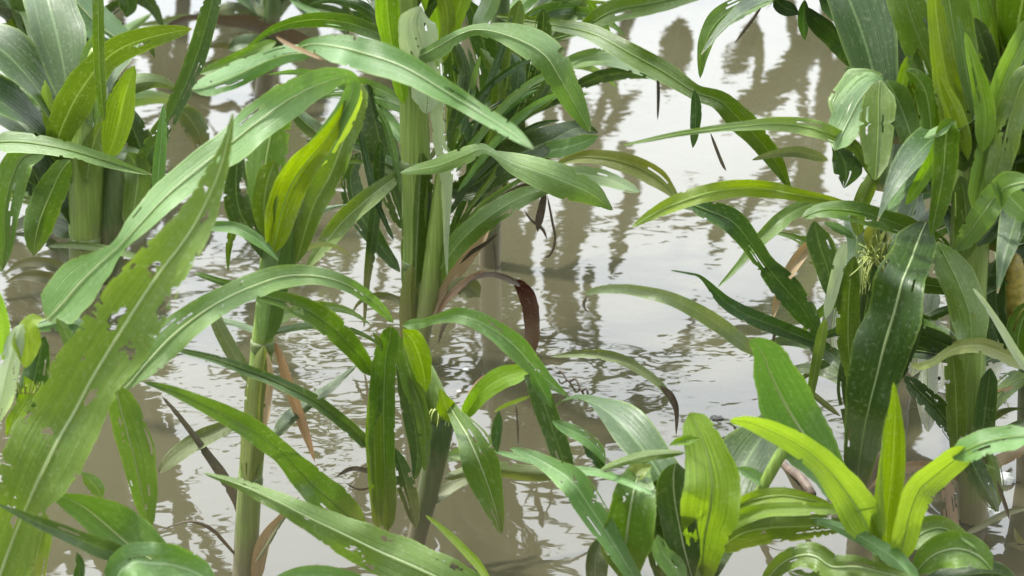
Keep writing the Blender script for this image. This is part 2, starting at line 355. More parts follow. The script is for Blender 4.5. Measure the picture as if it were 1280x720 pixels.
for q in ('708 60 2,680 64 7,650 80 9,610 110 9,570 160 6', '720 90 2,690 92 8,655 110 10,615 150 10,570 215 6', '735 118 2,700 118 7,660 138 10,620 176 10,572 240 6', '700 150 2,668 158 8,630 185 10,590 225 9,560 270 5',
          '585 60 3,592 90 8,588 130 8,576 170 4', '640 20 3,628 60 9,610 110 9,590 170 5', '660 172 2,640 190 7,615 222 8,580 268 5', '470 130 4,484 160 9,494 200 9,500 240 4', '446 150 3,458 200 9,470 250 8,492 300 4', '600 240 3,585 265 7,566 300 8,545 350 4'):
    L(p, R.choice('mgdm'), q, (.03, -.01), R.uniform(-20, 40), fold=-.6)
for q in ('672 112 3,652 122 7,628 140 8,600 162 5', '640 130 3,622 148 6,596 172 7,570 205 4', '600 70 5,592 100 7,582 140 5,570 180 3', '596 195 3,622 178 6,650 150 6,668 128 3', '690 200 5,650 225 6,610 250 6,580 280 4'):
    L(p, 'g', q, (.0, .02), 30, wave=.5)
for i, (z, az, ln, w) in enumerate(((.42, 60, .5, .06), (.45, 200, .4, .055), (.5, 330, .5, .06), (.52, 120, .5, .06), (.56, 20, .45, .05), (.38, 95, .35, .05), (.4, 290, .5, .06))):
    G(p, 'mdbm'[i % 4], z, az, ln, w, 65, 100)
L(p, 'k', '682 236 4,678 255 9,674 275 10,672 290 3', .0, 0, wave=.5)
L(p, 'k', '684 244 2,690 275 3,694 300 3,688 318 3,680 322 2', .0, 0, wave=.2)
L(p, 'k', '655 262 2,664 275 3,678 286 4,684 300 2', .01, 0, wave=.2)
L(p, 'k', '617 300 2,619 320 3,620 342 2', .01, 0, wave=.2)
L(p, 'm', '527 190 20,524 240 36,521 300 38,519 350 36,517 395 20', -.018, 0, fold=.9, wave=.05)
L(p, 'y', '515 330 10,512 370 24,514 410 30,516 450 26', -.02, 0, fold=.8, wave=.1)
for q, k in (('545 398 3,560 372 9,585 350 8,606 338 3', 't'), ('575 330 2,590 315 5,606 305 5,622 292 2', 'k'), ('548 430 2,556 405 6,572 392 6,590 388 2', 'k'),):
    L(p, k, q, (-.02, -.03), R.uniform(-10, 30), wave=.6, rag=.2)
clutter(p, [(505, 60), (512, 130), (516, 200)], 9, 'dmmg', (10, 20), (120, 230), (-80, -20), (.04, .12), 21)
clutter(p, [(516, 240), (518, 320), (518, 400)], 6, 'dmwd', (6, 13), (90, 180), (-85, 60), (.02, .06), 34)
# plant just behind it, its leaves spread to the right
p = Plant('corn plant behind the central thick stalk, long leaves reaching right over open water', 612, 330)
T(p, 'stalk', 'stalkd', '628 -50 22,624 40 24,618 150 26,613 260 28,612 330 28', sink=True)
L(p, 'm', '620 20 8,680 29 14,738 41 21,790 68 28,830 90 27,868 114 20,900 126 24,925 150 33,950 176 27,972 206 20,988 238 4', (-.02, -.15, -.2, -.2), (20, 40, 20, -30, 10), rib='ribd', wave=.15)
L(p, 'm', '640 60 4,700 46 8,730 34 16,765 14 28,815 4 28,870 -8 18,920 -20 8', (0, -.05), (20, 40), rib='ribd')
L(p, 'g', '690 88 10,725 74 20,762 70 24,798 80 26,830 96 18,850 108 5', (0, -.08), 45, wave=.3)
L(p, 'd', '690 130 8,722 108 14,758 94 17,795 92 13,830 98 5', (.03, .0), -40)
L(p, 'd', '632 168 8,655 142 17,685 126 19,722 118 6', (.03, .05), -35)
L(p, 'y', '693 206 4,720 197 13,752 197 20,790 206 26,820 222 24,838 238 14,850 254 4', (-.05, -.12), (30, 20), wave=.3, rib='ribd')
L(p, 'g', '690 214 10,730 218 22,765 226 18,800 240 8', (-.03, -.06), 50)
L(p, 'd', '612 130 16,640 90 26,660 45 30,690 0 26,720 -30 16', (.0, .06), 10)
L(p, 'g', '616 60 12,640 20 20,668 -10 22,700 -40 16', (.02, .06), 20)
L(p, 'd', '660 120 12,680 60 18,700 20 20,735 -20 14', (.03, .06), -10)
L(p, 'm', '690 45 12,715 15 20,740 -15 22', (.03, .06), -10)
L(p, 'm', '735 0 10,750 25 14,760 50 12,764 75 4', (.0, .06), 10)
L(p, 'k', '822 92 3,823 120 4,822 150 2', (-.1, -.1), 0)
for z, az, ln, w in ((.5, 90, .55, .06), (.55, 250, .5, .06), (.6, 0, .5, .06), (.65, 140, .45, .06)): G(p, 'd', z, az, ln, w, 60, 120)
clutter(p, [(625, 60), (620, 120), (616, 180)], 12, 'dmdg', (10, 22), (110, 220), (10, 85), (.0, .1), 22)
clutter(p, [(616, 220), (613, 270)], 4, 'dwk', (7, 14), (70, 130), (-80, 80), (.0, .05), 23)
# left-centre plant with the great arching grey leaf
p = Plant('corn plant left of centre with a broad grey-green leaf arching left from its whorl', 306, 728)
T(p, 'stalk', 'stalk', '368 236 24,362 256 34,352 285 40,342 345 38,334 395 31,328 430 28,320 520 29,312 610 30,307 700 31,306 728 31', sink=True)
nodes(p, [(328, 432, 30), (313, 600, 31)])
L(p, 'g', '352 268 20/20,372 222 16/19,402 182 14/15,428 142 12/12,441 112 10/10,436 96 8/7,405 103 18/14,365 122 22/22,325 150 24/24,290 178 20/26,250 209 20/20,208 245 20/18,170 285 14/12,146 310 9/9,122 332 20/20,98 356 32/26,76 382 30/26,58 400 22/18', (0, -.04, -.1, -.14, -.15), (-25, -20, -10, 35, 40, 40, 25), fold=-.15, rib='rib', wave=.1)
L(p, 'm', '332 300 20,328 250 34,332 205 50,338 170 50,343 138 40,348 105 20', (.03, .06), 0, rib='ribd', wave=.1)
L(p, 'm', '370 330 14,390 262 30,412 220 34,428 180 30,444 140 28,452 105 16', (-.01, .03), (10, -20), wave=.3)
L(p, 'b', '380 215 8,402 195 20,425 160 26,440 130 22,452 112 10', (-.02, .0), -30, wave=.3)
L(p, 'd', '300 180 10,295 225 28,300 265 34,322 300 24,340 330 12', (.0, -.01), 20, wave=.1)
L(p, 'g', '668 187 2,640 166 10/8,602 142 11/10,555 113 14/14,505 84 18/20,460 68 20/22,420 58 15/20,390 55 8/10,372 60 4/6', (-.3, -.2, -.15, -.1), (20, 30, 45, 40), fold=-.5, rib='rib', wave=.08)
L(p, 't', '345 46 3,362 56 5,385 66 5,408 76 2', -.14, 20)
L(p, 'g', '240 112 8/8,265 106 14/14,300 92 16/15,335 76 14/12,362 68 12/10,392 66 10/10', (-.02, -.08), (30, 20), rib='ribd')
L(p, 'm', '250 92 5/5,275 84 9/9,305 70 9/9,330 58 7/7,345 52 4/4', (.0, -.03), 25)
L(p, 'g', '246 285 6,272 283 13,298 286 15,322 300 15,336 312 9,348 326 2', (-.02, -.05), 35)
L(p, 't', '343 428 5,352 452 11,366 495 13,380 535 12,394 578 2', (.0, .02), 10, wave=.4)
L(p, 'd', '342 548 14,358 526 17,380 507 17,408 488 13,430 470 8,446 456 3', (.0, .05), 35)
L(p, 'w', '198 592 4,210 578 17,232 560 22,262 543 22,300 528 13,330 526 11', (.03, .02), 40, wave=.35)
L(p, 'w', '266 380 10,272 405 17,290 438 19,303 460 17,314 480 8', (.03, .01), 10)
L(p, 'k', '203 496 3,222 518 6,245 548 8,262 572 11,282 600 14,298 632 11,304 665 8', (.02, .01), 10, wave=.3)
L(p, 'k', '200 663 2,235 652 3,262 660 5,285 683 4,304 706 2', (-.02, .0), 10)
L(p, 't', '374 621 2,352 645 7,336 666 14,326 690 18,318 735 15', (-.03, -.02), 10, wave=.3, label='dry brown leaf at the foot of the stalk')
L(p, 'w', '318 705 3,335 680 5,350 655 4,362 640 2', -.03, 10)
L(p, 'm', '285 340 2,286 310 8,292 285 12,300 262 10', .05, 10)
L(p, 'm', '356 275 20,350 310 42,342 355 40,335 400 33,330 428 14', -.02, 0, fold=.9, wave=.05)
L(p, 'y', '330 432 12,322 480 28,318 530 31,314 575 30,311 604 14', -.016, 0, fold=.9, wave=.05)
L(p, 't', '334 440 3,338 470 8,334 510 9,330 550 3', -.02, 20, wave=.5)
L(p, 'b', '340 318 16,346 290 32,354 258 40,366 228 42,384 202 34,406 176 24,426 146 16,440 118 8', (-.035, -.03), (-5, -25), fold=-.5, rib='ribd')
L(p, 'm', '336 300 14,330 262 30,334 228 30,344 200 20', -.03, 15, fold=-.4)
clutter(p, [(345, 290), (338, 350), (330, 420)], 6, 'dmwd', (7, 15), (110, 200), (-85, 85), (.03, .1), 33)
# front-centre plant, top broken off
p = Plant('corn plant with a broken top, short dark stalk and limp leaves folded down', 514, 705)
T(p, 'stalk', 'stalkd', '556 512 32,551 530 35,546 560 32,540 592 29,532 628 27,524 660 25,514 705 24', sink=True)
T(p, 'leaf_sheath', 'stalk', '517 440 24,528 470 36,542 500 36,552 524 34', (.01, 0))
L(p, 'b', '550 486 14,556 505 24,562 520 20,566 530 8', -.03, -10, wave=.5, rag=.3)
strands('torn_fibres', 'silk', p.e, [at_plane(540+4*i, 512, p.Y-.02)[0] for i in range(10)], [at_plane(534+6*i+R.uniform(-4, 4), 527+R.uniform(-6, 10), p.Y-.03)[0] for i in range(10)], .0012, .004)
L(p, 'm', '489 408 9/8,487 425 13/13,482 450 16/14,480 500 19/14,480 560 20/14,482 620 17/14,484 664 6/8', (-.06, -.04), (0, 10), fold=-.6, rib='ribd', wave=.1)
L(p, 'b', '474 440 5/4,470 480 8/8,468 540 11/9,470 600 10/10,474 662 8/5', (-.05, -.05), (20, 20), wave=.05)
L(p, 'b', '503 412 5/7,515 425 12/14,524 445 14/15,530 468 12/10,533 490 4/5', -.05, 10, fold=-.5)
L(p, 'm', '500 420 8,508 450 26,515 480 26,524 508 16,526 540 7', -.03, 10, fold=-.4)
L(p, 'd', '498 440 8,508 490 22,518 530 26,522 570 18,518 600 6', -.025, -10)
L(p, 'd', '494 560 10,506 600 24,514 630 20,520 660 8', -.03, -10)
L(p, 'm', '510 470 6,523 500 16,530 530 18,532 560 12,530 590 4', -.035, 20)
L(p, 'm', '556 498 6/6,568 518 8/10,584 545 14/22,600 580 24/25,613 615 18/16,622 645 12/9,627 668 2/2', (-.02, -.09, -.1), (0, 25), fold=-.35, rib='rib', wave=.12)
L(p, 'b', '578 528 16,588 508 20,602 490 24,625 474 28,648 466 22,662 460 8', (.0, -.06), 25, fold=-.4)
L(p, 't', '578 512 4,590 498 16,604 480 18,616 466 10', (.01, .0), 20, wave=.4)
L(p, 'w', '532 632 12,550 618 15,575 602 14,604 592 14,622 588 10', (.0, .04), 40, wave=.3)
L(p, 'm', '556 598 10,580 590 13,606 584 18,650 590 20,686 592 18,725 590 8', (.0, .05), 30)
L(p, 'g', '548 575 8,572 568 16,595 560 14,615 556 6', (.0, .04), 40)
L(p, 'g', '503 407 6,518 405 13,530 404 11,545 399 12,572 394 19,595 400 23,620 414 26,645 434 30,665 456 24,685 476 16,712 497 3', (-.05, -.12, -.1), (30, 20, 35, 30), wave=.3, holes=.12)
L(p, 'g', '492 404 4,478 388 12,455 368 17,425 352 19,390 344 23,352 346 30,315 358 33,280 374 33,245 396 38,215 420 42,190 446 38,168 472 20,155 486 6', (-.02, -.12, -.2, -.22), (30, 45, 35, 15), rib='rib', wave=.22, fold=-.3)
L(p, 'm', '243 341 6,285 355 10,325 368 14,362 378 23,395 394 30,425 418 31,448 444 24,466 470 14', (-.12, -.1, -.03), (30, 35), fold=-.45, rib='ribd')
L(p, 'd', '221 437 6,270 449 11,312 464 14,352 480 15,395 502 16,432 530 17,466 562 15', (-.12, -.1, -.02), (45, 40), fold=-.8, rib='ribd')
L(p, 'm', '178 477 3,215 488 12,252 504 19,292 524 26,328 546 29,352 566 27,375 590 34,400 614 42,425 636 44,446 655 28,460 672 8', (-.22, -.16, -.1, -.03), (35, 20, -10, 35, 45), rib='ribd', wave=.15)
L(p, 'k', '420 596 3,440 586 6,462 590 6,474 600 4', -.01, 10, wave=.3)
L(p, 'k', '432 604 2,450 612 3,470 606 3', -.01, 10, wave=.2)
L(p, 'm', '516 700 8,530 690 12,545 700 10,548 715 4', -.03, 10, wave=.5)
L(p, 'm', '466 415 5,474 428 8,478 440 5', -.07, 20)
# leaf ribbon hanging at the middle, held by the plant that stands under the frame
p = Plant('near corn plant rooted below the picture edge, long leaves reaching up from the lower middle', 660, 880)
T(p, 'stalk', 'stalkd', '655 765 30,658 820 32,660 880 32', sink=True)
L(p, 'm', '254 591 3,300 606 14,345 626 24,388 648 34,430 668 46,475 690 56,530 714 62,590 745 54,650 780 20', (-.0, -.03, -.02, 0), (20, 25, 45), rib='rib', wave=.12)
L(p, 'g', '637 560 4,660 568 14,690 584 24,715 602 36,740 636 36,760 668 30,785 704 22,800 730 14,700 780 4', (.12, .04, .0), (30, 10, 15), rib='ribd', wave=.12, fold=-.5) if False else None
L(p, 'g', '637 560 4,660 568 14,690 584 24,715 602 36,738 634 36,760 668 30,782 704 22,806 745 16', (.12, .06, .04), (35, 10, 20), wave=.12, fold=-.5)
L(p, 'd', '655 470 8,668 478 22,680 505 28,692 540 28,704 575 26,712 600 14', (.12, .12), 0, fold=-.4)
L(p, 'g', '664 462 10,672 476 18,682 494 16,690 510 6', .11, 40)
L(p, 'g', '690 526 6,705 534 14,728 545 18,748 562 14,756 580 4', (.1, .1), 40)
L(p, 'd', '728 556 5,740 566 16,750 580 13,752 592 3', .11, 0)
L(p, 'g', '618 564 4,660 574 10,705 586 11,745 590 11,782 602 9,816 618 6', (.14, .08, .02), 40, fold=-.6)
L(p, 'm', '750 588 6,778 577 11,808 570 14,835 567 10,856 566 4', (.05, .06), 35)
L(p, 'b', '532 644 3,552 660 7,575 682 10,596 704 11,612 728 9,640 770 5', (.05, .0), 15, wave=.2)
L(p, 'b', '617 515 3,632 507 5,650 500 5,664 495 3', .12, 20)
L(p, 'd', '624 512 3,622 530 13,620 550 12,622 566 4', .13, 0)
L(p, 'k', '645 506 2,647 530 3,648 556 2', .13, 0)
L(p, 'g', '470 760 20,440 735 40,380 722 30,330 735 10', (.02, -.05), 40)
# big corn plant on the right with the ear
p = Plant('tall corn plant with a silk-topped ear and a wide dark blue-green leaf hanging down', 1082, 628)
T(p, 'stalk', 'stalkd', '1090 280 40,1088 360 44,1086 440 42,1086 500 40,1084 560 37,1082 628 35', sink=True)
nodes(p, [(1086, 505, 41), (1084, 575, 38)])
T(p, 'brown_stalk_base', 'stalkb', '1086 560 40,1085 590 41,1082 628 38', -.002)
L(p, 'm', '1055 180 24/24,1068 140 36/28,1085 110 34/30,1102 92 22/18', (-.06, .02), (40, 45), rib='rib', fold=.05, wave=.1)
L(p, 'g', '1108 105 8/20,1092 106 20/30,1075 124 26/28,1062 148 22/22,1050 172 18/16,1043 188 6/6', (-.02, -.1), (50, 30), rib='rib', fold=-.1, wave=.1)
L(p, 'm', '1100 100 16/14,1098 125 20/22,1098 160 24/20,1096 195 17/17,1094 225 14/12', (-.06, -.12), (10, -25), fold=-.4, rib='ribd', wave=.15)
L(p, 'm', '1108 100 10/14,1122 125 18/18,1134 155 16/16,1142 185 12/14,1146 215 8/10', (-.05, -.09), (25, 10), fold=-.2, wave=.2)
L(p, 'd', '1040 182 6/6,1052 195 14/22,1058 215 16/20,1055 235 8/10', (-.04, -.04), -20)
L(p, 'm', '1078 300 12,1072 270 20,1085 235 20,1100 205 12', (.0, -.04), 10)
L(p, 'm', '778 182 2,810 175 5,845 168 7,885 162 8,930 157 12,975 155 18,1015 160 22,1048 172 20,1072 188 14,1095 225 10', (-.22, -.2, -.1, -.02), (30, 45, 30), fold=-.5, rib='ribd')
L(p, 'b', '790 284 3,812 270 13,840 256 20,880 242 22,920 236 22,960 237 21,1000 244 16,1040 252 12,1075 262 8', (-.2, -.15, -.06, 0), (20, 35, 40), fold=-.35, rib='ribd')
L(p, 'd', '842 246 5,858 253 16,885 263 25,915 277 32,938 303 27,955 328 25,978 356 34,1002 384 32,1016 405 20,1026 425 6', (-.1, -.1, -.05, -.02), (45, 10, -25, 10), rib='ribd')
L(p, 'm', '897 359 2,925 330 9,950 300 17,978 274 21,1005 258 17,1035 250 12', (-.05, -.05, 0), 30, fold=-.4)
L(p, 'd', '838 338 2,862 342 3,878 348 5,905 376 16,935 394 20,972 409 20,1005 422 19,1040 436 14', (-.1, -.06, 0), 35, fold=-.4)
L(p, 't', '966 398 3,972 374 10,986 342 15,1003 316 15,1018 300 8', (-.03, .02), 0, wave=.4)
L(p, 'k', '966 400 3,968 414 5,966 432 3', -.03, 0, wave=.4)
L(p, 'm', '1002 272 5/5,1030 262 9/10,1068 264 13/14,1105 274 12/14,1135 285 14/12,1165 300 12/10,1190 318 8/8', (-.12, -.1, -.04), (45, 50, -10, 20), rib='ribd')
L(p, 'd', '1018 276 12/8,1024 305 16/18,1034 335 15/17,1040 362 10/12,1046 385 3/5', (-.1, -.08), (5, 0), wave=.15)
L(p, 'g', '1030 278 8,1045 284 12,1060 292 9,1068 300 2', (-.08, -.06), 45)
L(p, 'p', '1056 302 11,1050 325 15,1044 350 15,1038 375 14,1032 398 10', (-.14, -.13), 25, fold=-.2)
L(p, 'm', '1032 398 8,1026 425 14,1020 455 13,1014 490 10,1008 520 5', (-.12, -.06), 15, fold=-.4)
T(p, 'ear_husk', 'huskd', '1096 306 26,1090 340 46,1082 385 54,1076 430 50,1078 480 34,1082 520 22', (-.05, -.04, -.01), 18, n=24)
L(p, 'm', '1068 320 10,1062 360 26,1060 410 30,1062 450 22,1070 490 10', (-.09, -.07), 20, fold=-.3)
L(p, 'd', '1092 330 10,1098 380 30,1092 430 34,1084 480 22,1082 510 8', (-.085, -.05), -10, fold=-.3)
r0 = [at_plane(1096+R.gauss(0, 9), 322, p.Y-.06+R.uniform(-.02, .01))[0] for i in range(75)]
strands('silk', 'silk', p.e, r0, [a+Vector((R.gauss(-.002, .007), R.uniform(-.03, .01), R.choice((R.uniform(.0, .036), R.uniform(-.03, -.005))))) for a in r0], .0011, .007)
L(p, 'y', '1088 316 16,1090 300 24,1096 285 24,1102 270 14', -.06, 10, fold=-.6)
L(p, 'd', '1158 276 26/24,1148 300 27/25,1139 325 29/26,1128 352 34/28,1118 390 34/36,1106 430 38/38,1096 470 38/30,1086 510 32/26,1078 550 24/22,1073 590 16/16,1072 615 6/8', (-.1, -.2, -.2, -.12), (5, 15, 5), rib='rib', fold=-.18, wave=.1)
L(p, 'd', '1150 380 20,1136 400 34,1132 425 34,1126 450 26,1122 480 14', (-.06, -.04), 0)
L(p, 'd', '1060 440 14,1058 480 24,1064 520 24,1070 560 14', (-.02, 0), 10)
L(p, 'w', '731 368 3,745 363 9,772 361 12,805 365 15,840 374 17,875 391 20,905 411 20,930 430 18,955 446 12,1000 480 8,1050 520 8', (-.3, -.25, -.12, 0), 40, fold=-.6, wave=.3)
L(p, 'k', '735 370 3,730 378 4,731 386 3,736 391 2', -.3, 0)
L(p, 'w', '688 446 2,715 443 8,745 442 12,778 450 14,806 466 12,826 482 9,838 498 8,845 512 5,846 524 2', (.0, -.03), 35, fold=-.6, wave=.4)
L(p, 'k', '824 482 4,836 492 9,844 506 8,846 522 5,845 545 2', -.04, 0, wave=.5)
for z, az, ln, w in ((.3, 60, .5, .07), (.35, 20, .5, .07), (.25, 100, .45, .06), (.4, 340, .55, .07)): G(p, 'd', z, az, ln, w, 60, 120)
clutter(p, [(1090, 330), (1086, 420), (1085, 500)], 7, 'ddmw', (14, 30), (120, 230), (-80, 80), (.03, .12), 24)
# right plant with the bright upright whorl
p = Plant('tall corn plant at the right with a bright yellow-green whorl of upright leaves', 1216, 648)
T(p, 'stalk', 'stalk', '1222 150 44,1218 230 54,1212 310 50,1210 400 44,1212 480 42,1214 560 40,1216 648 38', sink=True)
nodes(p, [(1210, 420, 46), (1213, 540, 42)])
L(p, 'm', '1120 -40 36,1132 0 46,1150 50 50,1172 105 52,1192 160 50,1206 215 36', (.0, -.04), (-10, 0), rib='ribd', wave=.12)
L(p, 'm', '1180 -40 50,1186 0 54,1194 50 54,1204 100 50,1212 150 46,1215 210 40', (-.02, -.04), (0, 10), rib='ribd', wave=.1)
L(p, 'b', '1166 -30 16,1172 30 24,1180 80 34,1190 130 40,1202 190 38', (-.04, -.05), -10, wave=.2)
L(p, 'g', '1198 20 4,1202 50 14,1208 90 20,1216 125 18,1222 150 8', -.06, 30)
L(p, 'b', '1206 40 5,1216 75 16,1226 110 24,1232 145 26,1228 190 22', -.065, 0)
L(p, 'b', '1292 20 22,1275 55 26,1258 90 26,1246 125 26,1238 160 28,1228 215 30,1218 265 24', (-.02, -.07), -15, rib='ribd', wave=.12)
L(p, 'b', '1214 -40 40,1222 0 44,1230 40 40,1238 80 30,1240 120 20', (.03, .0), 0, rib='ribd')
L(p, 'd', '1218 22 14,1226 45 26,1236 75 24,1242 105 12', -.005, 20)
L(p, 'b', '1262 -40 30,1256 10 34,1250 60 30,1246 110 22', (.02, .0), 0)
L(p, 'm', '1292 80 30,1275 110 34,1262 150 36,1252 195 34,1240 245 26', (-.05, -.08), (-20, 10), rib='ribd')
L(p, 'd', '1296 60 26,1272 95 30,1256 130 28', (.02, .0), 20)
L(p, 'b', '1290 120 40,1278 170 46,1268 215 40,1255 260 20', (.02, .02), 0)
L(p, 'm', '1132 88 6,1144 95 20,1156 112 28,1162 140 28,1164 170 20,1160 195 8', (-.06, -.06), (20, -20))
L(p, 'b', '1175 95 5,1184 115 14,1196 140 18,1206 170 16,1210 200 8', -.075, 10)
L(p, 'm', '1148 60 8,1146 100 20,1142 140 24,1148 180 22,1160 215 12', (-.02, -.02), -20)
L(p, 'b', '1134 70 10,1128 110 18,1126 145 16,1128 175 6', -.02, 10)
L(p, 'm', '1194 150 4/8,1186 158 12/14,1182 175 14/18,1180 205 14/18,1176 235 12/16,1170 265 8/12,1164 295 6/6', (-.13, -.12), (10, -20), fold=-.5, wave=.12)
L(p, 'g', '1155 172 5,1165 168 12,1178 162 12,1190 156 6', -.13, 50)
L(p, 'b', '1168 176 5,1166 195 12,1156 218 18,1144 238 16,1132 256 8', -.12, -25, wave=.3)
L(p, 'g', '1160 205 8,1145 222 14,1125 240 16,1110 262 12', -.11, 45)
L(p, 'b', '1172 280 8,1180 240 18,1190 200 22', -.1, -30)
L(p, 'm', '1202 330 24,1208 290 30,1206 250 28,1200 220 18', -.05, 0)
L(p, 'g', '1292 225 20/16,1262 232 20/10,1245 245 16/16,1228 268 16/18,1210 292 12/16,1193 314 5/7', (-.16, -.12, -.06), (35, 40), rib='rib', fold=-.35)
L(p, 'g', '1298 285 14/14,1278 262 16/18,1258 242 14/16,1240 228 6/6', (-.1, -.14), (20, 35))
L(p, 'd', '1286 255 20,1262 262 30,1240 285 26,1222 308 12', (.0, -.05), 20)
L(p, 'm', '1172 302 10/10,1186 330 20/20,1200 360 22/24,1212 395 24/24,1214 425 18/18,1208 445 8/8', (-.1, -.14), (-15, -20), rib='ribd', wave=.2, holes=.1)
L(p, 'p', '1216 360 3,1232 380 6,1250 408 9,1268 438 11,1290 470 11', -.17, 30, fold=-.6)
L(p, 'y', '1138 455 3,1150 458 9,1168 452 10,1182 442 11,1200 434 17,1225 432 20,1250 440 22,1272 450 20,1296 462 16', (-.2, -.16, -.1), (40, 45), wave=.25, label='yellowing leaf with a withered tip')
L(p, 'm', '1190 440 20,1194 480 26,1196 530 24,1198 580 16', (-.05, -.03), 10)
L(p, 'd', '1130 470 10,1150 490 24,1175 515 26,1195 545 22,1208 580 12', (-.03, -.01), 20, rib='ribd')
L(p, 't', '1182 585 10,1186 620 18,1190 655 18,1194 690 14', (-.03, -.05), 0)
L(p, 'd', '1238 460 18,1232 510 28,1226 560 26,1220 610 14', (-.03, -.02), 0)
L(p, 'd', '1200 545 14,1216 580 26,1232 612 24,1248 640 8', (-.06, -.1), 20)
L(p, 'g', '1230 560 6,1242 580 16,1246 610 18,1244 640 8', -.03, 10)
for z, az, ln, w in ((.3, 60, .5, .07), (.42, 20, .5, .07), (.45, 100, .45, .06), (.5, 340, .55, .07), (.5, 180, .4, .06), (.6, 40, .5, .07), (.62, 250, .5, .06)): G(p, 'mdm'[int(z*100) % 3], z, az, ln, w, 70, 80)
clutter(p, [(1215, 260), (1212, 360), (1212, 450)], 10, 'ddmg', (16, 34), (130, 260), (-80, 80), (.02, .12), 25, rib='ribd')
clutter(p, [(1216, 560), (1216, 600)], 5, 'dwt', (8, 18), (90, 160), (-70, 70), (.0, .05), 26)
# plant behind those two, carrying leaves into the top right
p = Plant('corn plant behind the right-hand pair with grey-green leaves drooping left at the top', 1130, 420)
T(p, 'stalk', 'stalkd', '1150 -60 28,1146 60 30,1140 200 32,1134 320 32,1130 420 32', sink=True)
L(p, 'd', '1008 8 4,1018 25 22,1040 45 28,1060 65 30,1082 84 22,1102 100 10', (-.1, -.05, 0), (30, 10), rib='ribd')
L(p, 'g', '1022 -12 20,1042 5 32,1064 20 36,1085 32 22,1105 40 6', (-.1, -.04), (40, 40), rib='rib')
L(p, 'd', '1086 42 5,1100 46 16,1118 52 26,1132 66 26,1140 85 10', (-.03, -.02), -20)
L(p, 'b', '1098 14 10,1112 18 22,1124 28 24,1134 48 16', (-.02, 0), -20)
L(p, 'g', '875 98 3,878 72 13,885 45 22,902 22 28,930 6 28,965 -8 20,1000 -30 10', (-.1, -.1, -.05), (0, 30, 40), rib='ribd')
L(p, 'k', '918 54 2,932 36 4,945 18 4,955 0 3', -.05, 10)
L(p, 'd', '968 -10 8,975 6 18,988 12 18,1000 18 5', -.1, 30)
L(p, 'm', '1110 95 5,1098 80 12,1090 62 10', -.02, 10)
L(p, 'g', '1006 0 14,1004 25 14,1006 50 8', -.08, 0)
L(p, 'd', '868 112 6,870 135 14,869 160 13,866 185 6', -.12, 0)
L(p, 'k', '888 166 3,895 185 4,903 205 4,908 214 1', -.12, 0)
L(p, 'w', '940 200 4,970 192 10,1000 190 14,1035 200 14', (-.05, 0), -20)
L(p, 'd', '1280 60 20,1240 110 40,1190 180 44,1150 250 30', (.1, .02), 0)
for q in ('1262 300 10,1250 360 30,1232 420 34,1210 480 20', '1170 360 12,1160 420 30,1158 480 30,1160 540 12'):
    L(p, 'd', q, (-.15, -.35), -10, rib='ribd')
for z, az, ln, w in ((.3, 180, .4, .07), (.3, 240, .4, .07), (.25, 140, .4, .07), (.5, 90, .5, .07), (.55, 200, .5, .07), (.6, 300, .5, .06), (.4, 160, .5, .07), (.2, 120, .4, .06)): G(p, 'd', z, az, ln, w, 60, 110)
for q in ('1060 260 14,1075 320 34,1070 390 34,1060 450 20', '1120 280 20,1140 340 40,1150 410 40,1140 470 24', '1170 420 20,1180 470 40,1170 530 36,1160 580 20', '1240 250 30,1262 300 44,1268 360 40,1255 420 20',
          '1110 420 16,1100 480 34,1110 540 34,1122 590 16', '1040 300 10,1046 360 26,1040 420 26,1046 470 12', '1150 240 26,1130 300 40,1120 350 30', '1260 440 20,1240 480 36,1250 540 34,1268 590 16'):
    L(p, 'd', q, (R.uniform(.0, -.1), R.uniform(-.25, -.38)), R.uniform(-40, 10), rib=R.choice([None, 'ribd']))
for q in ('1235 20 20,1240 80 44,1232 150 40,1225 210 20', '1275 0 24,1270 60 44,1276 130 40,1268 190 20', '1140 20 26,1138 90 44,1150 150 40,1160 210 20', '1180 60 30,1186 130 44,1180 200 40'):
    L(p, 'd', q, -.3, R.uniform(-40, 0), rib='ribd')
clutter(p, [(1146, 60), (1142, 150), (1136, 250)], 12, 'dddm', (16, 32), (120, 240), (-30, 80), (.0, -.1), 27)
# right edge with the bare yellow ear
p = Plant('corn plant cut by the right picture edge, carrying a bare yellow ear among dark leaves', 1288, 600)
T(p, 'stalk', 'stalkd', '1300 200 34,1298 300 36,1294 400 38,1290 500 36,1288 600 36', sink=True)
T(p, 'ear', 'kernel', '1270 318 10,1268 332 24,1266 355 28,1266 385 28,1270 410 20', -.05, 16, n=60, lump=.1)
L(p, 'd', '1252 320 10,1246 350 22,1246 385 24,1252 415 18,1262 440 8', -.07, 10, fold=-.4)
L(p, 'm', '1292 375 20,1278 400 34,1272 430 30,1276 460 12', -.075, 10)
L(p, 'g', '1290 300 20,1262 296 18,1240 305 10,1228 318 3', (-.02, -.06), 40)
L(p, 'd', '1228 300 10,1226 350 26,1232 400 26,1242 440 12', -.02, 0)
L(p, 'm', '1285 470 20,1262 480 26,1240 505 20,1226 540 8', (-.02, -.08), 20, rib='ribd')
L(p, 'w', '1285 635 6,1262 640 8,1240 650 9,1222 660 8,1206 668 3', (-.12, -.14), 40, wave=.4)
L(p, 'k', '1246 600 3,1252 618 5,1258 636 5,1262 650 2', -.14, 0)
L(p, 'g', '1218 575 3,1232 582 4,1246 588 4', -.14, 0)
L(p, 'w', '1268 660 6,1274 675 8,1286 682 6', -.14, 0, wave=.5)
for z, az, ln, w in ((.3, 230, .4, .07), (.4, 300, .4, .07), (.25, 200, .35, .06), (.5, 260, .5, .07)): G(p, 'd', z, az, ln, w, 60, 120)
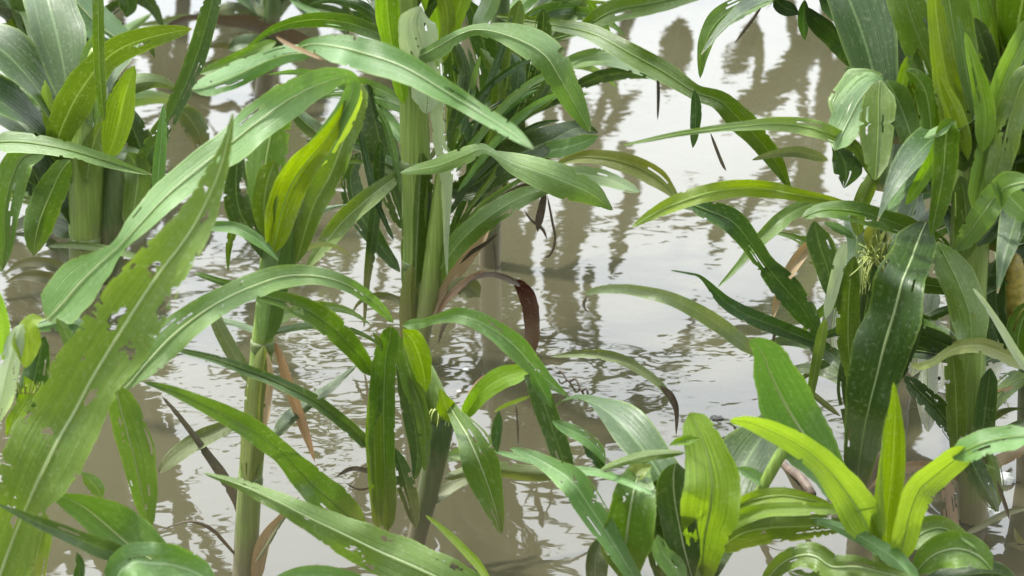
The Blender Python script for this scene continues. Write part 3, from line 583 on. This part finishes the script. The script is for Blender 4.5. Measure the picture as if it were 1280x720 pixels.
# small near plant, lower right, broad bright leaf
p = Plant('small near corn plant at the lower right with one broad glossy yellow-green leaf upright', 872, 830)
T(p, 'stalk', 'stalk', '880 660 46,876 700 40,873 750 34,872 830 32', sink=True)
L(p, 'b', '862 516 10/10,872 535 20/20,884 570 28/28,890 605 36/36,888 635 38/38,882 665 32/32,878 700 22/22,874 740 14/14', (-.02, -.05, -.01), (-10, 10), fold=-.35, rib='ribd', wave=.12)
L(p, 'b', '836 557 4,848 552 10,862 550 12,874 548 8', (-.03, -.04), 20, fold=-.5)
L(p, 'd', '845 578 4/10,842 595 18/24,843 620 24/26,848 650 22/24,855 685 22/20,866 725 10/10', (-.03, -.03), (20, 10), rib='rib', wave=.15)
L(p, 'g', '822 668 5/4,828 690 10/12,842 708 14/14,858 735 10/10', (-.05, -.04), 30)
L(p, 'm', '810 578 6/8,800 590 16/16,792 615 24/30,786 650 28/34,782 690 30/34,790 735 20/24', (.02, -.02, 0), (0, 20), rib='rib', wave=.15)
L(p, 'y', '815 582 12,800 588 22,790 596 16,784 604 4', .0, 30)
L(p, 'd', '752 670 10/10,745 695 12/16,744 720 12/16,748 750 10/10', (.02, .0), 10)
L(p, 'd', '820 600 10,818 640 24,822 690 26,832 735 16', .01, 0)
L(p, 'b', '908 640 16,940 625 20,975 619 20,1010 624 15,1040 632 5', (-.01, -.03), 35, rib='ribd')
L(p, 'b', '900 660 20,930 645 20,965 637 18,1010 636 16,1055 636 11,1096 633 3', (-.02, -.06), 35, fold=-.4)
L(p, 'm', '895 690 26,925 668 38,960 660 42,1000 658 34,1040 656 24,1070 655 8', (-.015, -.03), -25)
L(p, 'g', '1010 648 5,1040 656 12,1070 668 18,1098 684 20,1125 704 24,1150 735 20', (-.02, -.1), 35)
L(p, 'm', '950 735 14,975 706 24,1000 694 30,1020 696 34,1040 708 32,1070 708 28,1105 716 20,1150 728 10', (-.04, -.1), (20, 30), wave=.55, freq=3, rib='rib')
L(p, 'm', '985 715 8,1020 728 30,1060 735 30', (-.05, -.09), 20)
for z, az, ln, w in ((.08, 30, .3, .06), (.1, 330, .3, .05)): G(p, 'd', z, az, ln, w, 50, 100)
# the other small near plant
p = Plant('small near corn plant with a narrow bright leaf pointing straight up at lower right', 1108, 850)
T(p, 'stalk', 'stalk', '1110 660 42,1110 720 38,1108 850 32', sink=True)
L(p, 'g', '938 424 4/4,952 440 12/22,964 470 22/32,984 510 32/36,1008 548 34/34,1032 585 24/26,1050 615 16/18,1070 650 8/10', (-.0, .03, .0), (30, 10, -10), rib='rib', fold=-.2, wave=.1, rag=.1)
L(p, 'b', '912 526 3/3,935 528 8/8,965 540 12/14,1000 558 15/16,1030 582 17/19,1055 612 22/22,1078 648 26/26,1098 690 24/20', (-.08, -.05, -.02), (40, 20, -10), fold=-.4, rib='ribd', wave=.1)
L(p, 'b', '1117 478 1.5/1.5,1119 505 7/6,1118 540 14/13,1116 580 17/16,1112 620 19/17,1108 660 20/18,1108 700 18/16', (-.03, -.02), (0, 10), fold=-.5, wave=.06)
L(p, 'b', '1104 552 2,1101 580 5,1100 620 9,1104 670 12', -.035, 20)
L(p, 'g', '1296 542 14/16,1262 546 15/17,1232 552 15/18,1208 562 16/17,1190 572 16/16', (-.12, -.1, -.08), (45, 40), rib='ribd', wave=.12, fold=-.2)
L(p, 'b', '1216 560 8/10,1195 574 15/16,1172 592 17/18,1150 612 18/20,1138 640 16/18,1130 675 16/16,1120 710 14/14', (-.085, -.06, -.03), (-15, -25), wave=.1, rib='ribd')
L(p, 'm', '1128 690 16,1150 668 36,1175 660 30,1200 670 18,1215 680 6', (-.0, .02), 35, rib='ribd')
L(p, 'm', '1140 720 16,1165 695 40,1195 686 48,1222 694 36,1240 712 14', (-.04, -.06), (25, 30), rib='rib')
L(p, 'd', '1150 740 20,1190 722 36,1240 716 30,1270 726 10', (-.05, -.05), 20)
L(p, 'g', '1200 672 4,1212 676 10,1225 684 10,1232 692 3', -.05, 40)
T(p, 'cut_leaf_sheath', 'stalk', '993 540 13,982 558 15,970 578 16,958 600 15,945 622 13', .02, 10)
L(p, 'g', '918 585 3,935 590 14,952 600 14,962 606 5', .02, 40)
# near left plant with the big hole-eaten leaf
p = Plant('nearest corn plant at the far left with one huge hole-eaten leaf slanting up', 2, 850)
T(p, 'stalk', 'stalk', '5 700 40,4 760 36,2 850 34', sink=True)
L(p, 'm', '291 140 1.2/1.2,285 175 6/6,272 220 17/12,250 268 24/22,228 304 32/26,198 343 38/33,164 394 45/42,139 434 49/41,114 476 51/35,93 516 56/38,71 554 58/41,51 594 57/40,35 630 46/24,19 668 38/28,4 708 36/36,-8 745 28/28', (-.12, -.14, -.1, -.03), (25, 15, 30, 25), rib='rib', fold=-.3, wave=.16, holes=.3, freq=4)
L(p, 'm', '146 478 10/8,148 500 14/20,156 530 16/26,166 565 17/27,174 600 14/24,180 632 10/17,188 662 2/4', (.08, .1), (10, 5), rib='rib', wave=.12)
L(p, 'g', '110 412 14,92 404 22,70 404 20,50 408 14,36 412 6', (.02, .04), 45, rib='ribd')
L(p, 'g', '70 398 8,82 415 16,90 435 16,96 455 6', .01, 20)
L(p, 'b', '54 398 8,40 402 20,34 420 34,34 440 38,32 460 34', (.03, .02), (30, -20), fold=-.4)
L(p, 'd', '56 420 10,48 450 30,40 485 36,28 520 24', (.045, .03), -20)
L(p, 'p', '28 405 10,20 425 22,12 455 28,4 490 30,-4 530 28', .02, 20, holes=.5, rib='rib')
L(p, 'b', '30 470 8,36 485 16,32 500 20,20 520 20,8 545 12', .01, 10, wave=.5, rag=.3)
L(p, 'b', '-10 360 10,-2 380 16,4 410 18,4 450 14', .03, 0)
L(p, 'm', '56 640 10,52 670 26,44 705 30,38 740 26', (.0, .0), 0)
L(p, 'b', '55 610 6,66 606 12,80 602 14,95 598 8', .02, 10, wave=.5)
L(p, 'm', '100 590 6,112 600 18,122 612 20,128 625 8', .06, 0)
strands('torn_fibres', 'silk', p.e, [at_plane(24+3*i, 492, p.Y)[0] for i in range(9)], [at_plane(22+4*i, 478+R.uniform(-4, 5), p.Y-.01)[0] for i in range(9)], .0012, .003)
# plant under the lower left corner
p = Plant('near corn plant at the bottom left corner with a folded leaf showing a white midrib', 190, 930)
T(p, 'stalk', 'stalkd', '205 780 30,198 850 32,190 930 32', sink=True)
L(p, 'm', '60 617 4/4,82 622 6/14,105 634 18/18,130 654 32/22,155 676 38/20,180 694 34/16,205 708 22/14,225 722 12/10', (.02, .03, .0), (-10, 10, 20), rib='rib', fold=-.3, wave=.08)
L(p, 'd', '-4 630 2,20 640 8,50 654 15,85 668 20,118 682 25,150 694 26,185 716 20', (-.06, -.04, -.01), (35, 20), fold=-.5, wave=.1)
L(p, 'g', '140 745 10/10,150 715 20/24,168 703 24/28,190 704 26/28,215 706 26/30,245 716 20/24,275 735 12/12', (-.05, -.02), (40, 50), wave=.3, freq=2)
L(p, 'd', '96 690 5,100 705 12,98 722 14,92 745 10', .02, 10)
# left plant standing behind
p = Plant('corn plant with a bright green stalk at upper left and a leaf arching right', 108, 400)
T(p, 'stalk', 'stalk', '118 60 16,114 120 30,110 180 42,108 240 44,106 310 40,106 400 36', sink=True)
nodes(p, [(107, 300, 42)])
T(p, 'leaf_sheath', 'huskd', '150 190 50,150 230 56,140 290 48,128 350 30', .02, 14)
L(p, 'm', '90 215 8,72 182 30,86 140 44,104 108 44,126 80 36,150 61 34,180 49 30,208 42 22,240 36 6', (.0, -.06, -.08), (-20, -25, -35), fold=-.2, wave=.08)
L(p, 'b', '168 82 4/4,162 100 12/8,155 125 20/14,148 155 22/17,140 182 14/14,132 198 4/6', (-.06, -.06), (10, -15), fold=-.35, wave=.12)
L(p, 'm', '122 -30 14,123 30 15,124 80 15,127 120 12,130 152 4', (-.16, -.12), 20, fold=-.5)
L(p, 'm', '130 150 5,118 175 24,112 200 34,108 230 34', -.03, 0)
L(p, 'g', '128 40 6,116 60 20,110 90 26,112 130 26,118 160 18', (.02, -.02), 20, rib='rib')
L(p, 'd', '278 -50 16,268 -10 22,258 30 25,244 75 26,228 115 24,210 150 22,190 185 26,165 225 20', (-.06, -.02, 0), (20, 30), fold=-.6, wave=.08)
L(p, 'g', '-12 178 13/13,20 177 12/14,55 181 12/12,90 188 10/10,125 198 8/9,155 208 5/6,190 218 1.5/2', (-.22, -.25, -.22), (45, 40), fold=-.5, rib='ribd', wave=.15)
L(p, 'm', '60 190 10,30 196 34,14 225 42,6 265 38,6 305 22,2 340 4', (-.05, -.08), (20, -15), rib='ribd')
L(p, 'm', '88 200 12,76 215 30,62 245 40,50 275 40,44 300 28,42 320 6', (-.05, -.06), -10, rib='ribd', rag=.12)
L(p, 'b', '90 180 10,70 160 24,60 130 18,56 100 6', (-.0, .02), -20)
L(p, 'm', '160 190 30,172 215 34,168 255 30,160 290 16', (.0, -.02), 10)
L(p, 'm', '205 235 5,202 255 10,198 275 10,196 300 6', -.3, 10) if False else None
L(p, 'm', '60 308 4,90 306 9,125 310 10,160 318 8,190 326 4', (.0, -.1), 30)
L(p, 'g', '205 130 4,202 170 14,198 220 16,196 262 10', (-.1, -.1), 10)
for z, az, ln, w in ((.22, 300, .35, .07), (.28, 340, .35, .07), (.2, 20, .3, .06), (.12, 320, .3, .07), (.18, 280, .3, .07)): G(p, 'd', z, az, ln, w, 60, 120)
L(p, 'd', '70 130 20,62 170 40,58 210 40,66 260 20', .06, 0)
L(p, 'd', '150 130 16,168 165 34,180 205 40,176 250 26', .05, -10)
L(p, 'd', '20 210 20,40 230 30,70 250 26,95 290 20', .07, 0)
clutter(p, [(112, 150), (108, 230), (106, 290)], 10, 'dmdg', (16, 32), (110, 220), (-85, 85), (.03, .12), 28)
clutter(p, [(106, 340), (106, 380)], 6, 'ddw', (10, 20), (80, 150), (-80, 80), (.02, .08), 29)
# dusty plant at the top left, behind
p = Plant('corn plant at the top left with dusty grey-green leaves crossing behind the brighter one', 66, 250)
T(p, 'stalk', 'stalkd', '62 -60 26,64 40 28,66 150 30,66 250 30', sink=True)
L(p, 'g', '20 -40 34,32 0 40,46 40 40,62 80 34,76 115 22,84 145 6', (-.1, -.12), 25, rib='rib')
L(p, 'g', '78 -20 30,98 5 44,122 30 44,148 48 36,176 60 8', (-.08, -.12), 40, rib='rib')
L(p, 'g', '80 30 22/14,86 55 26/20,94 90 28/22,100 130 20/18,106 160 8/8', (-.11, -.12), 20, rib='rib')
L(p, 'p', '82 32 5,66 52 8,48 82 9,25 116 10,-6 152 11', (-.18, -.2), 40, fold=-.6)
L(p, 'b', '30 10 20,20 40 28,8 65 26,-6 90 12', (-.05, -.08), -10)
L(p, 'b', '-12 60 30,6 62 30,22 56 14,28 50 4', -.1, 10)
L(p, 'd', '60 0 20,70 20 30,72 45 22,66 65 6', -.05, 0)
L(p, 'd', '10 110 10,30 100 26,50 110 30,70 130 14', -.06, 0)
L(p, 'g', '-10 90 14,8 112 20,20 130 16,26 150 4', -.1, 20, rib='rib')
L(p, 'd', '20 180 10,40 150 34,64 140 34,80 150 12', -.04, 20)
L(p, 'd', '150 -20 20,160 5 24,158 22 10', -.05, 0)
L(p, 'g', '280 150 30,300 172 40,292 200 30,270 225 10', -.2, 30) if False else None
for z, az, ln, w in ((.25, 260, .4, .07), (.25, 190, .3, .06), (.3, 140, .4, .07), (.2, 300, .4, .07), (.4, 90, .3, .06), (.18, 170, .35, .07), (.2, 220, .35, .07)): G(p, 'd', z, az, ln, w, 60, 110)
clutter(p, [(64, 20), (66, 110), (66, 180)], 12, 'dgdm', (16, 34), (110, 230), (-85, 85), (.03, .15), 30, rib='ribd')
# plant in the gap between the left pair, further back
p = Plant('corn plant far behind at the upper left with wilted olive leaves low over the water', 330, 118)
T(p, 'stalk', 'stalkd', '345 -60 20,340 20 22,330 118 24', sink=True)
L(p, 'k', '205 34 3,230 24 8,256 22 10,285 26 14,312 28 18,345 40 22,375 50 18,395 58 6', (-.12, -.05), (-20, -30), wave=.2)
L(p, 'w', '170 32 3,200 28 8,232 22 9,262 24 5', -.1, 20)
L(p, 'd', '285 62 8,300 56 24,322 58 32,346 64 24,360 72 6', -.08, 20)
L(p, 'd', '252 78 5,262 84 20,280 86 26,300 90 12', -.08, 20, rib='ribd')
L(p, 'd', '360 -10 8,382 8 20,405 14 34,424 22 36,434 44 14', (-.1, -.12), 10, rib='rib')
L(p, 'g', '362 0 4,385 12 9,408 24 10,430 38 5', -.15, 40)
L(p, 'd', '425 12 10,440 24 24,456 30 26,470 44 10', -.1, 10)
L(p, 'd', '222 135 6,234 145 26,246 162 30,252 180 20,256 200 6', -.4, 10, rib='rib')
L(p, 'd', '360 130 6,378 150 20,396 165 22,412 178 8', -.5, 20, rib='ribd')
L(p, 'w', '330 -30 8,333 0 10,336 24 6', 0, 0)
for z, az, ln, w in ((.12, 60, .3, .06), (.12, 280, .3, .06), (.25, 10, .4, .06), (.3, 200, .35, .06)): G(p, 'd', z, az, ln, w, 50, 120)
clutter(p, [(338, 20), (334, 60), (331, 90)], 8, 'dwdg', (8, 18), (90, 180), (-85, 85), (.0, .1), 31)
# ------------------------------------------------------------------ plants beyond the top of the picture, seen in the water
def Mx(pl, mat, pts, roll=0., **k):
    # a leaf whose mirror image crosses the water at these pixels
    global CAM
    P = parse(pts); out = []
    for x, y, a, b in P:
        q, dep = at_plane(x, y, pl.Y); q = Vector((q.x, q.y, -q.z)); v = q-CAM; dz = v.dot(FW)
        out.append('%.1f %.1f %.2f/%.2f' % (640+F*v.dot(RT)/dz, 360-F*v.dot(UP)/dz, a, b))
    return L(pl, mat, ','.join(out), 0., roll, **k)
def back(label, bx, by, leaves, seed, h=.95, lx=0.):
    pl = Plant(label, bx, by, GB); r = random.Random(seed)
    grown_stalk(pl, h, .017, 'stalkd', lx, .03)
    for q in leaves: Mx(pl, r.choice('dmd'), q, r.uniform(-20, 20))
    return pl, r
def fill(pl, r, n, z0=.3, z1=.95, lx=0.):
    for i in range(n):
        z = r.uniform(z0, z1); G(pl, r.choice('dmdg'), z, r.uniform(0, 360), r.uniform(.4, .7), r.uniform(.055, .085), r.uniform(45, 75), r.uniform(70, 140), x=lx*z)
pl, r = back('corn plant past the top edge, mirrored as the broad dark column near the brown leaf', 742, -20,
     ['742 150 30,730 220 44,715 280 46,702 340 52,708 400 46,735 445 26', '775 180 20,792 235 24,778 290 24,768 355 10', '738 330 14,738 390 16,744 430 20,750 470 8', '640 300 14,650 340 30,640 400 30,610 440 14', '700 90 30,722 140 40,735 190 36'], 1, .8, -.16)
pl, r = back('corn plant past the top edge, mirrored as the dark slanting fork under the grey leaf', 1040, -30,
     ['1035 20 30,1005 70 36,972 108 38,940 138 40,900 160 30', '952 40 8,949 80 12,944 120 10', '1060 60 30,1045 110 30,1040 150 30', '900 220 10,902 270 26,890 320 20', '1010 160 10,985 200 24,950 240 20,920 300 8'], 2, .6, .2)
pl, r = back('corn plant past the top edge, mirrored as thin dark arcs right of the middle', 850, -40,
     ['868 370 8,858 412 13,832 440 17,795 458 17,765 470 6', '800 480 8,800 520 20,796 560 18,790 580 5', '830 120 30,845 60 44,850 20 40', '800 110 16,770 150 18,750 170 8', '920 380 6,880 400 8,850 440 8'], 3, .5, -.2)
pl, r = back('corn plant past the top edge, mirrored as brown water at the upper left', 300, -30, ['300 30 60,290 70 50,285 110 40', '240 60 30,225 110 34,210 160 24', '420 40 30,400 110 40,390 170 30'], 4, .6, .1); fill(pl, r, 3, .05, .25)
pl, r = back('corn plant past the top edge standing left of the dark slanting fork', 940, -90, ['945 20 30,930 60 40,905 90 34'], 5, .5, .15)
pl, r = back('corn plant past the top edge behind the central whorl', 560, -35, ['640 120 30,650 180 34,660 240 26', '590 260 30,600 330 40,590 400 40'], 6, .8, .1); fill(pl, r, 3, .5, 1.)
pl, r = back('corn plant past the top edge behind the leaf that arches off the left stalk', 430, -45, ['455 220 20,440 290 26,430 350 20', '400 320 14,420 370 18,415 420 14'], 7, .6, -.15); fill(pl, r, 1, .1, .3)
pl, r = back('corn plant past the top edge behind the dusty top left leaves', 90, -30, ['40 320 40,30 380 50,50 440 30'], 8, 1.0); fill(pl, r, 10, .2, 1.)
pl, r = back('corn plant past the top edge behind the bright right whorl', 1190, -30, [], 9, 1.1); fill(pl, r, 10, .2, 1.1)
pl, r = back('corn plant past the top edge behind the wilted olive leaves', 250, -25, ['330 20 40,300 30 44,240 20 40', '390 20 40,380 50 44,372 90 30', '210 20 40,205 80 40,215 130 20'], 11, .6, -.1); fill(pl, r, 2, .05, .2)
pl, r = back('corn plant past the top edge between the central whorl and the dark fork', 690, -25, ['770 60 22,760 100 26,772 140 14', '620 210 30,635 270 44,628 340 44,610 380 20'], 12, .5, -.15)
for i, (bx, dy) in enumerate(((120, 0), (300, 8), (455, -4), (600, 10), (1060, 0), (1180, -8), (1280, 5))):
    pl = Plant('corn plant of the far row, only mirrored in the water at the top', bx+R.uniform(-20, 20), -125+dy, 'corn plants of the far row'); r = random.Random(60+i)
    grown_stalk(pl, 1.05, .018, 'stalkd'); fill(pl, r, 11, .25, 1.1)
# ------------------------------------------------------------------ loose things on the water
def blob(name, mat, x, y, wx, wy, label, cat, seed, zs=1., Yp=None):
    c = on_water(x, y) if Yp is None else at_plane(x, y, Yp)[0]
    dep = (c-CAM).dot(FW); rx, rz = wx/F*dep, wy/F*dep; V, Fc = [], []; n, m = 12, 20
    for i in range(n+1):
        a = math.pi*i/n
        for j in range(m):
            b = 6.2832*j/m; dv = Vector((math.sin(a)*math.cos(b), math.sin(a)*math.sin(b), math.cos(a)))
            k = 1+.28*noise.noise(dv*2.2+Vector((seed, 0, 0)))+.12*noise.noise(dv*6+Vector((0, seed, 0)))
            V.append(c+Vector((dv.x*rx*k, dv.y*rx*k*.8, dv.z*rz*k)))
    for i in range(n):
        for j in range(m): Fc.append((i*m+j, i*m+(j+1) % m, (i+1)*m+(j+1) % m, (i+1)*m+j))
    o = mesh_obj(name, V, Fc, mat); o['label'] = label; o['category'] = cat; return o
blob('foam_clump', 'foam', 1256, 602, 12, 12, 'round white clump of foam caught beside the dark twigs at the right edge', 'foam', 3)
blob('foam_clump', 'foam', 1242, 646, 10, 12, 'paler ragged foam scrap just below the round white clump', 'foam', 8)
blob('foam_clump', 'foam', 1008, 582, 7, 6, 'small foam scrap against the grey-brown stick', 'foam', 12)
for x, y, w in ((582, 462, 4), (601, 478, 5), (612, 493, 3), (574, 489, 3), (596, 498, 4)):
    blob('foam_speck', 'foam', x, y, w, w*.45, 'tiny pale foam speck afloat just right of the broken-topped plant', 'foam', x)['group'] = 'foam specks by the broken-topped plant'
blob('floating_debris', 'debris', 896, 523, 9, 3, 'small black lump of debris afloat left of the grey-green upright leaf', 'debris', 5)
def stick(pts, label, mat='twig', name='dead_stick'):
    P = parse(pts); V = []; rad = []
    for i in range(17):
        c = crom(P, i/16); q = on_water(c[0], c[1]); q.z = .004+.004*math.sin(i); V.append(q); rad.append((c[2]+c[3])/2/F*(q-CAM).dot(FW)*(1+.25*noise.noise(Vector((i*.7, 1, 3)))))
    o = tube(name, mat, V, rad, None); o['label'] = label; o['category'] = 'stick'
stick('918 530 3,940 546 5,965 566 7,988 590 11,1014 622 13', 'broken grey-brown stick lying in the water below the right-hand ear')
stick('698 470 2,720 482 3,735 496 3', 'short thin twig afloat under the limp grey leaf in the middle')

# ------------------------------------------------------------------ water
def water():
    t = NT('flood_water'); tc = t.n('ShaderNodeTexCoord')
    def nz(scale, sx, sy, det, off):
        mp = t.n('ShaderNodeMapping'); mp.inputs['Scale'].default_value = (sx, sy, 1); mp.inputs['Location'].default_value = (off, off*.7, 0); t.l(tc.outputs['Object'], mp.inputs[0])
        n = t.n('ShaderNodeTexNoise', i_Scale=scale, i_Detail=det, i_Roughness=.5, i_Distortion=.4); t.l(mp.outputs[0], n.inputs['Vector']); return n.outputs[0]
    big = nz(3.2, 1, 1.0, 2., 0.); mid = nz(13., 1, 1.25, 2., 3.); small = nz(38., 1, 1.3, 1., 7.)
    patch = t.ramp(nz(1.6, 1, 1, 2., 12.), .38, .66)
    h = t.math('ADD', t.math('MULTIPLY', big, WB), t.math('MULTIPLY', mid, WM))
    h = t.math('ADD', h, t.math('MULTIPLY', t.math('MULTIPLY', small, t.math('MULTIPLY_ADD', patch, .8, .2)), WS))
    bp = t.n('ShaderNodeBump', i_Strength=1.0, i_Distance=1.0); t.l(h, bp.inputs['Height'])
    mud = nz(1.3, 1, 1, 4., 20.)
    pr = t.n('ShaderNodeBsdfPrincipled', i_Roughness=.025, i_IOR=1.333)
    t.l(t.mix(t.ramp(mud, .3, .7), (.033,.030,.017), (.046,.042,.025)), pr.inputs['Base Color']); t.l(bp.outputs[0], pr.inputs['Normal'])
    t.l(pr.outputs[0], t.out.inputs[0]); return t.m
WB, WM, WS = .0017, .00046, .00029
MAT['water'] = water()
w = mesh_obj('water', [Vector((x, y, 0)) for x, y in ((-400, -60), (400, -60), (400, 900), (-400, 900))], [(0, 1, 2, 3)], 'water', None, None, False)
w['kind'] = 'structure'
# ------------------------------------------------------------------ light
CLOUD = (5.0, 14.2)
SUN_EL, SUN_ROT = math.radians(62), math.radians(-66)
wd = bpy.data.worlds.new('World'); SC.world = wd; wd.use_nodes = True; nt = wd.node_tree; nt.nodes.clear()
o = nt.nodes.new('ShaderNodeOutputWorld'); bg = nt.nodes.new('ShaderNodeBackground'); sk = nt.nodes.new('ShaderNodeTexSky')
sk.sky_type = 'NISHITA'; sk.sun_disc = False; sk.sun_elevation = SUN_EL; sk.sun_rotation = SUN_ROT; sk.dust_density = 3.0; sk.air_density = 1.0
bw = nt.nodes.new('ShaderNodeRGBToBW'); mx = nt.nodes.new('ShaderNodeMix'); mx.data_type = 'RGBA'; mx.inputs[0].default_value = .8
tcw = nt.nodes.new('ShaderNodeTexCoord'); cn = nt.nodes.new('ShaderNodeTexNoise'); cn.inputs['Scale'].default_value = 2.2; cn.inputs['Detail'].default_value = 5
sxyz = nt.nodes.new('ShaderNodeSeparateXYZ'); dm = nt.nodes.new('ShaderNodeMapRange')   # brighter sky ahead is made up, added to whiten the water's reflections
for k, v in ((1, -.3), (2, .9), (3, CLOUD[0]), (4, CLOUD[1])): dm.inputs[k].default_value = v
mr = nt.nodes.new('ShaderNodeMapRange')
for k, v in ((1, .3), (2, .7), (3, .88), (4, 1.12)): mr.inputs[k].default_value = v
mu = nt.nodes.new('ShaderNodeMath'); mu.operation = 'MULTIPLY'; ze = nt.nodes.new('ShaderNodeMath'); ze.operation = 'MULTIPLY_ADD'; ze.inputs[1].default_value = 2.1; ze.inputs[2].default_value = .34; m2 = nt.nodes.new('ShaderNodeMath'); m2.operation = 'MULTIPLY'   # overcast: brighter overhead
cw = nt.nodes.new('ShaderNodeMix'); cw.data_type = 'RGBA'; cw.blend_type = 'MULTIPLY'; cw.inputs[0].default_value = 1; cw.inputs[6].default_value = (.95, 1.0, 1.045, 1)
ov = nt.nodes.new('ShaderNodeMix'); ov.data_type = 'RGBA'; ov.inputs[0].default_value = .75
for a, b in ((sk.outputs[0], bw.inputs[0]), (sk.outputs[0], mx.inputs[6]), (bw.outputs[0], mx.inputs[7]), (tcw.outputs['Generated'], cn.inputs['Vector']), (cn.outputs[0], mr.inputs[0]),
             (tcw.outputs['Generated'], sxyz.inputs[0]), (sxyz.outputs[1], dm.inputs[0]), (dm.outputs[0], mu.inputs[0]), (mr.outputs[0], mu.inputs[1]), (mu.outputs[0], m2.inputs[0]), (sxyz.outputs[2], ze.inputs[0]), (ze.outputs[0], m2.inputs[1]), (m2.outputs[0], cw.inputs[7]),
             (mx.outputs[2], ov.inputs[6]), (cw.outputs[2], ov.inputs[7]), (ov.outputs[2], bg.inputs[0]), (bg.outputs[0], o.inputs[0])): nt.links.new(a, b)
bg.inputs[1].default_value = .15
sl = bpy.data.lights.new('sun', 'SUN'); sl.energy = 3.0; sl.angle = math.radians(4); sl.color = (1, .96, .9)
so = bpy.data.objects.new('sun', sl); COL.objects.link(so)
sdir = Vector((math.sin(SUN_ROT)*math.cos(SUN_EL), math.cos(SUN_ROT)*math.cos(SUN_EL), math.sin(SUN_EL)))
so.rotation_euler = sdir.to_track_quat('Z', 'Y').to_euler()
SC.view_settings.view_transform = 'Standard'; SC.view_settings.look = 'None'; SC.view_settings.gamma = 1; SC.view_settings.use_curve_mapping = False
SC.view_settings.exposure = 1.5
SC.render.filter_size = 2.0
SC.cycles.max_bounces = 8
SC.cycles.use_denoising = True
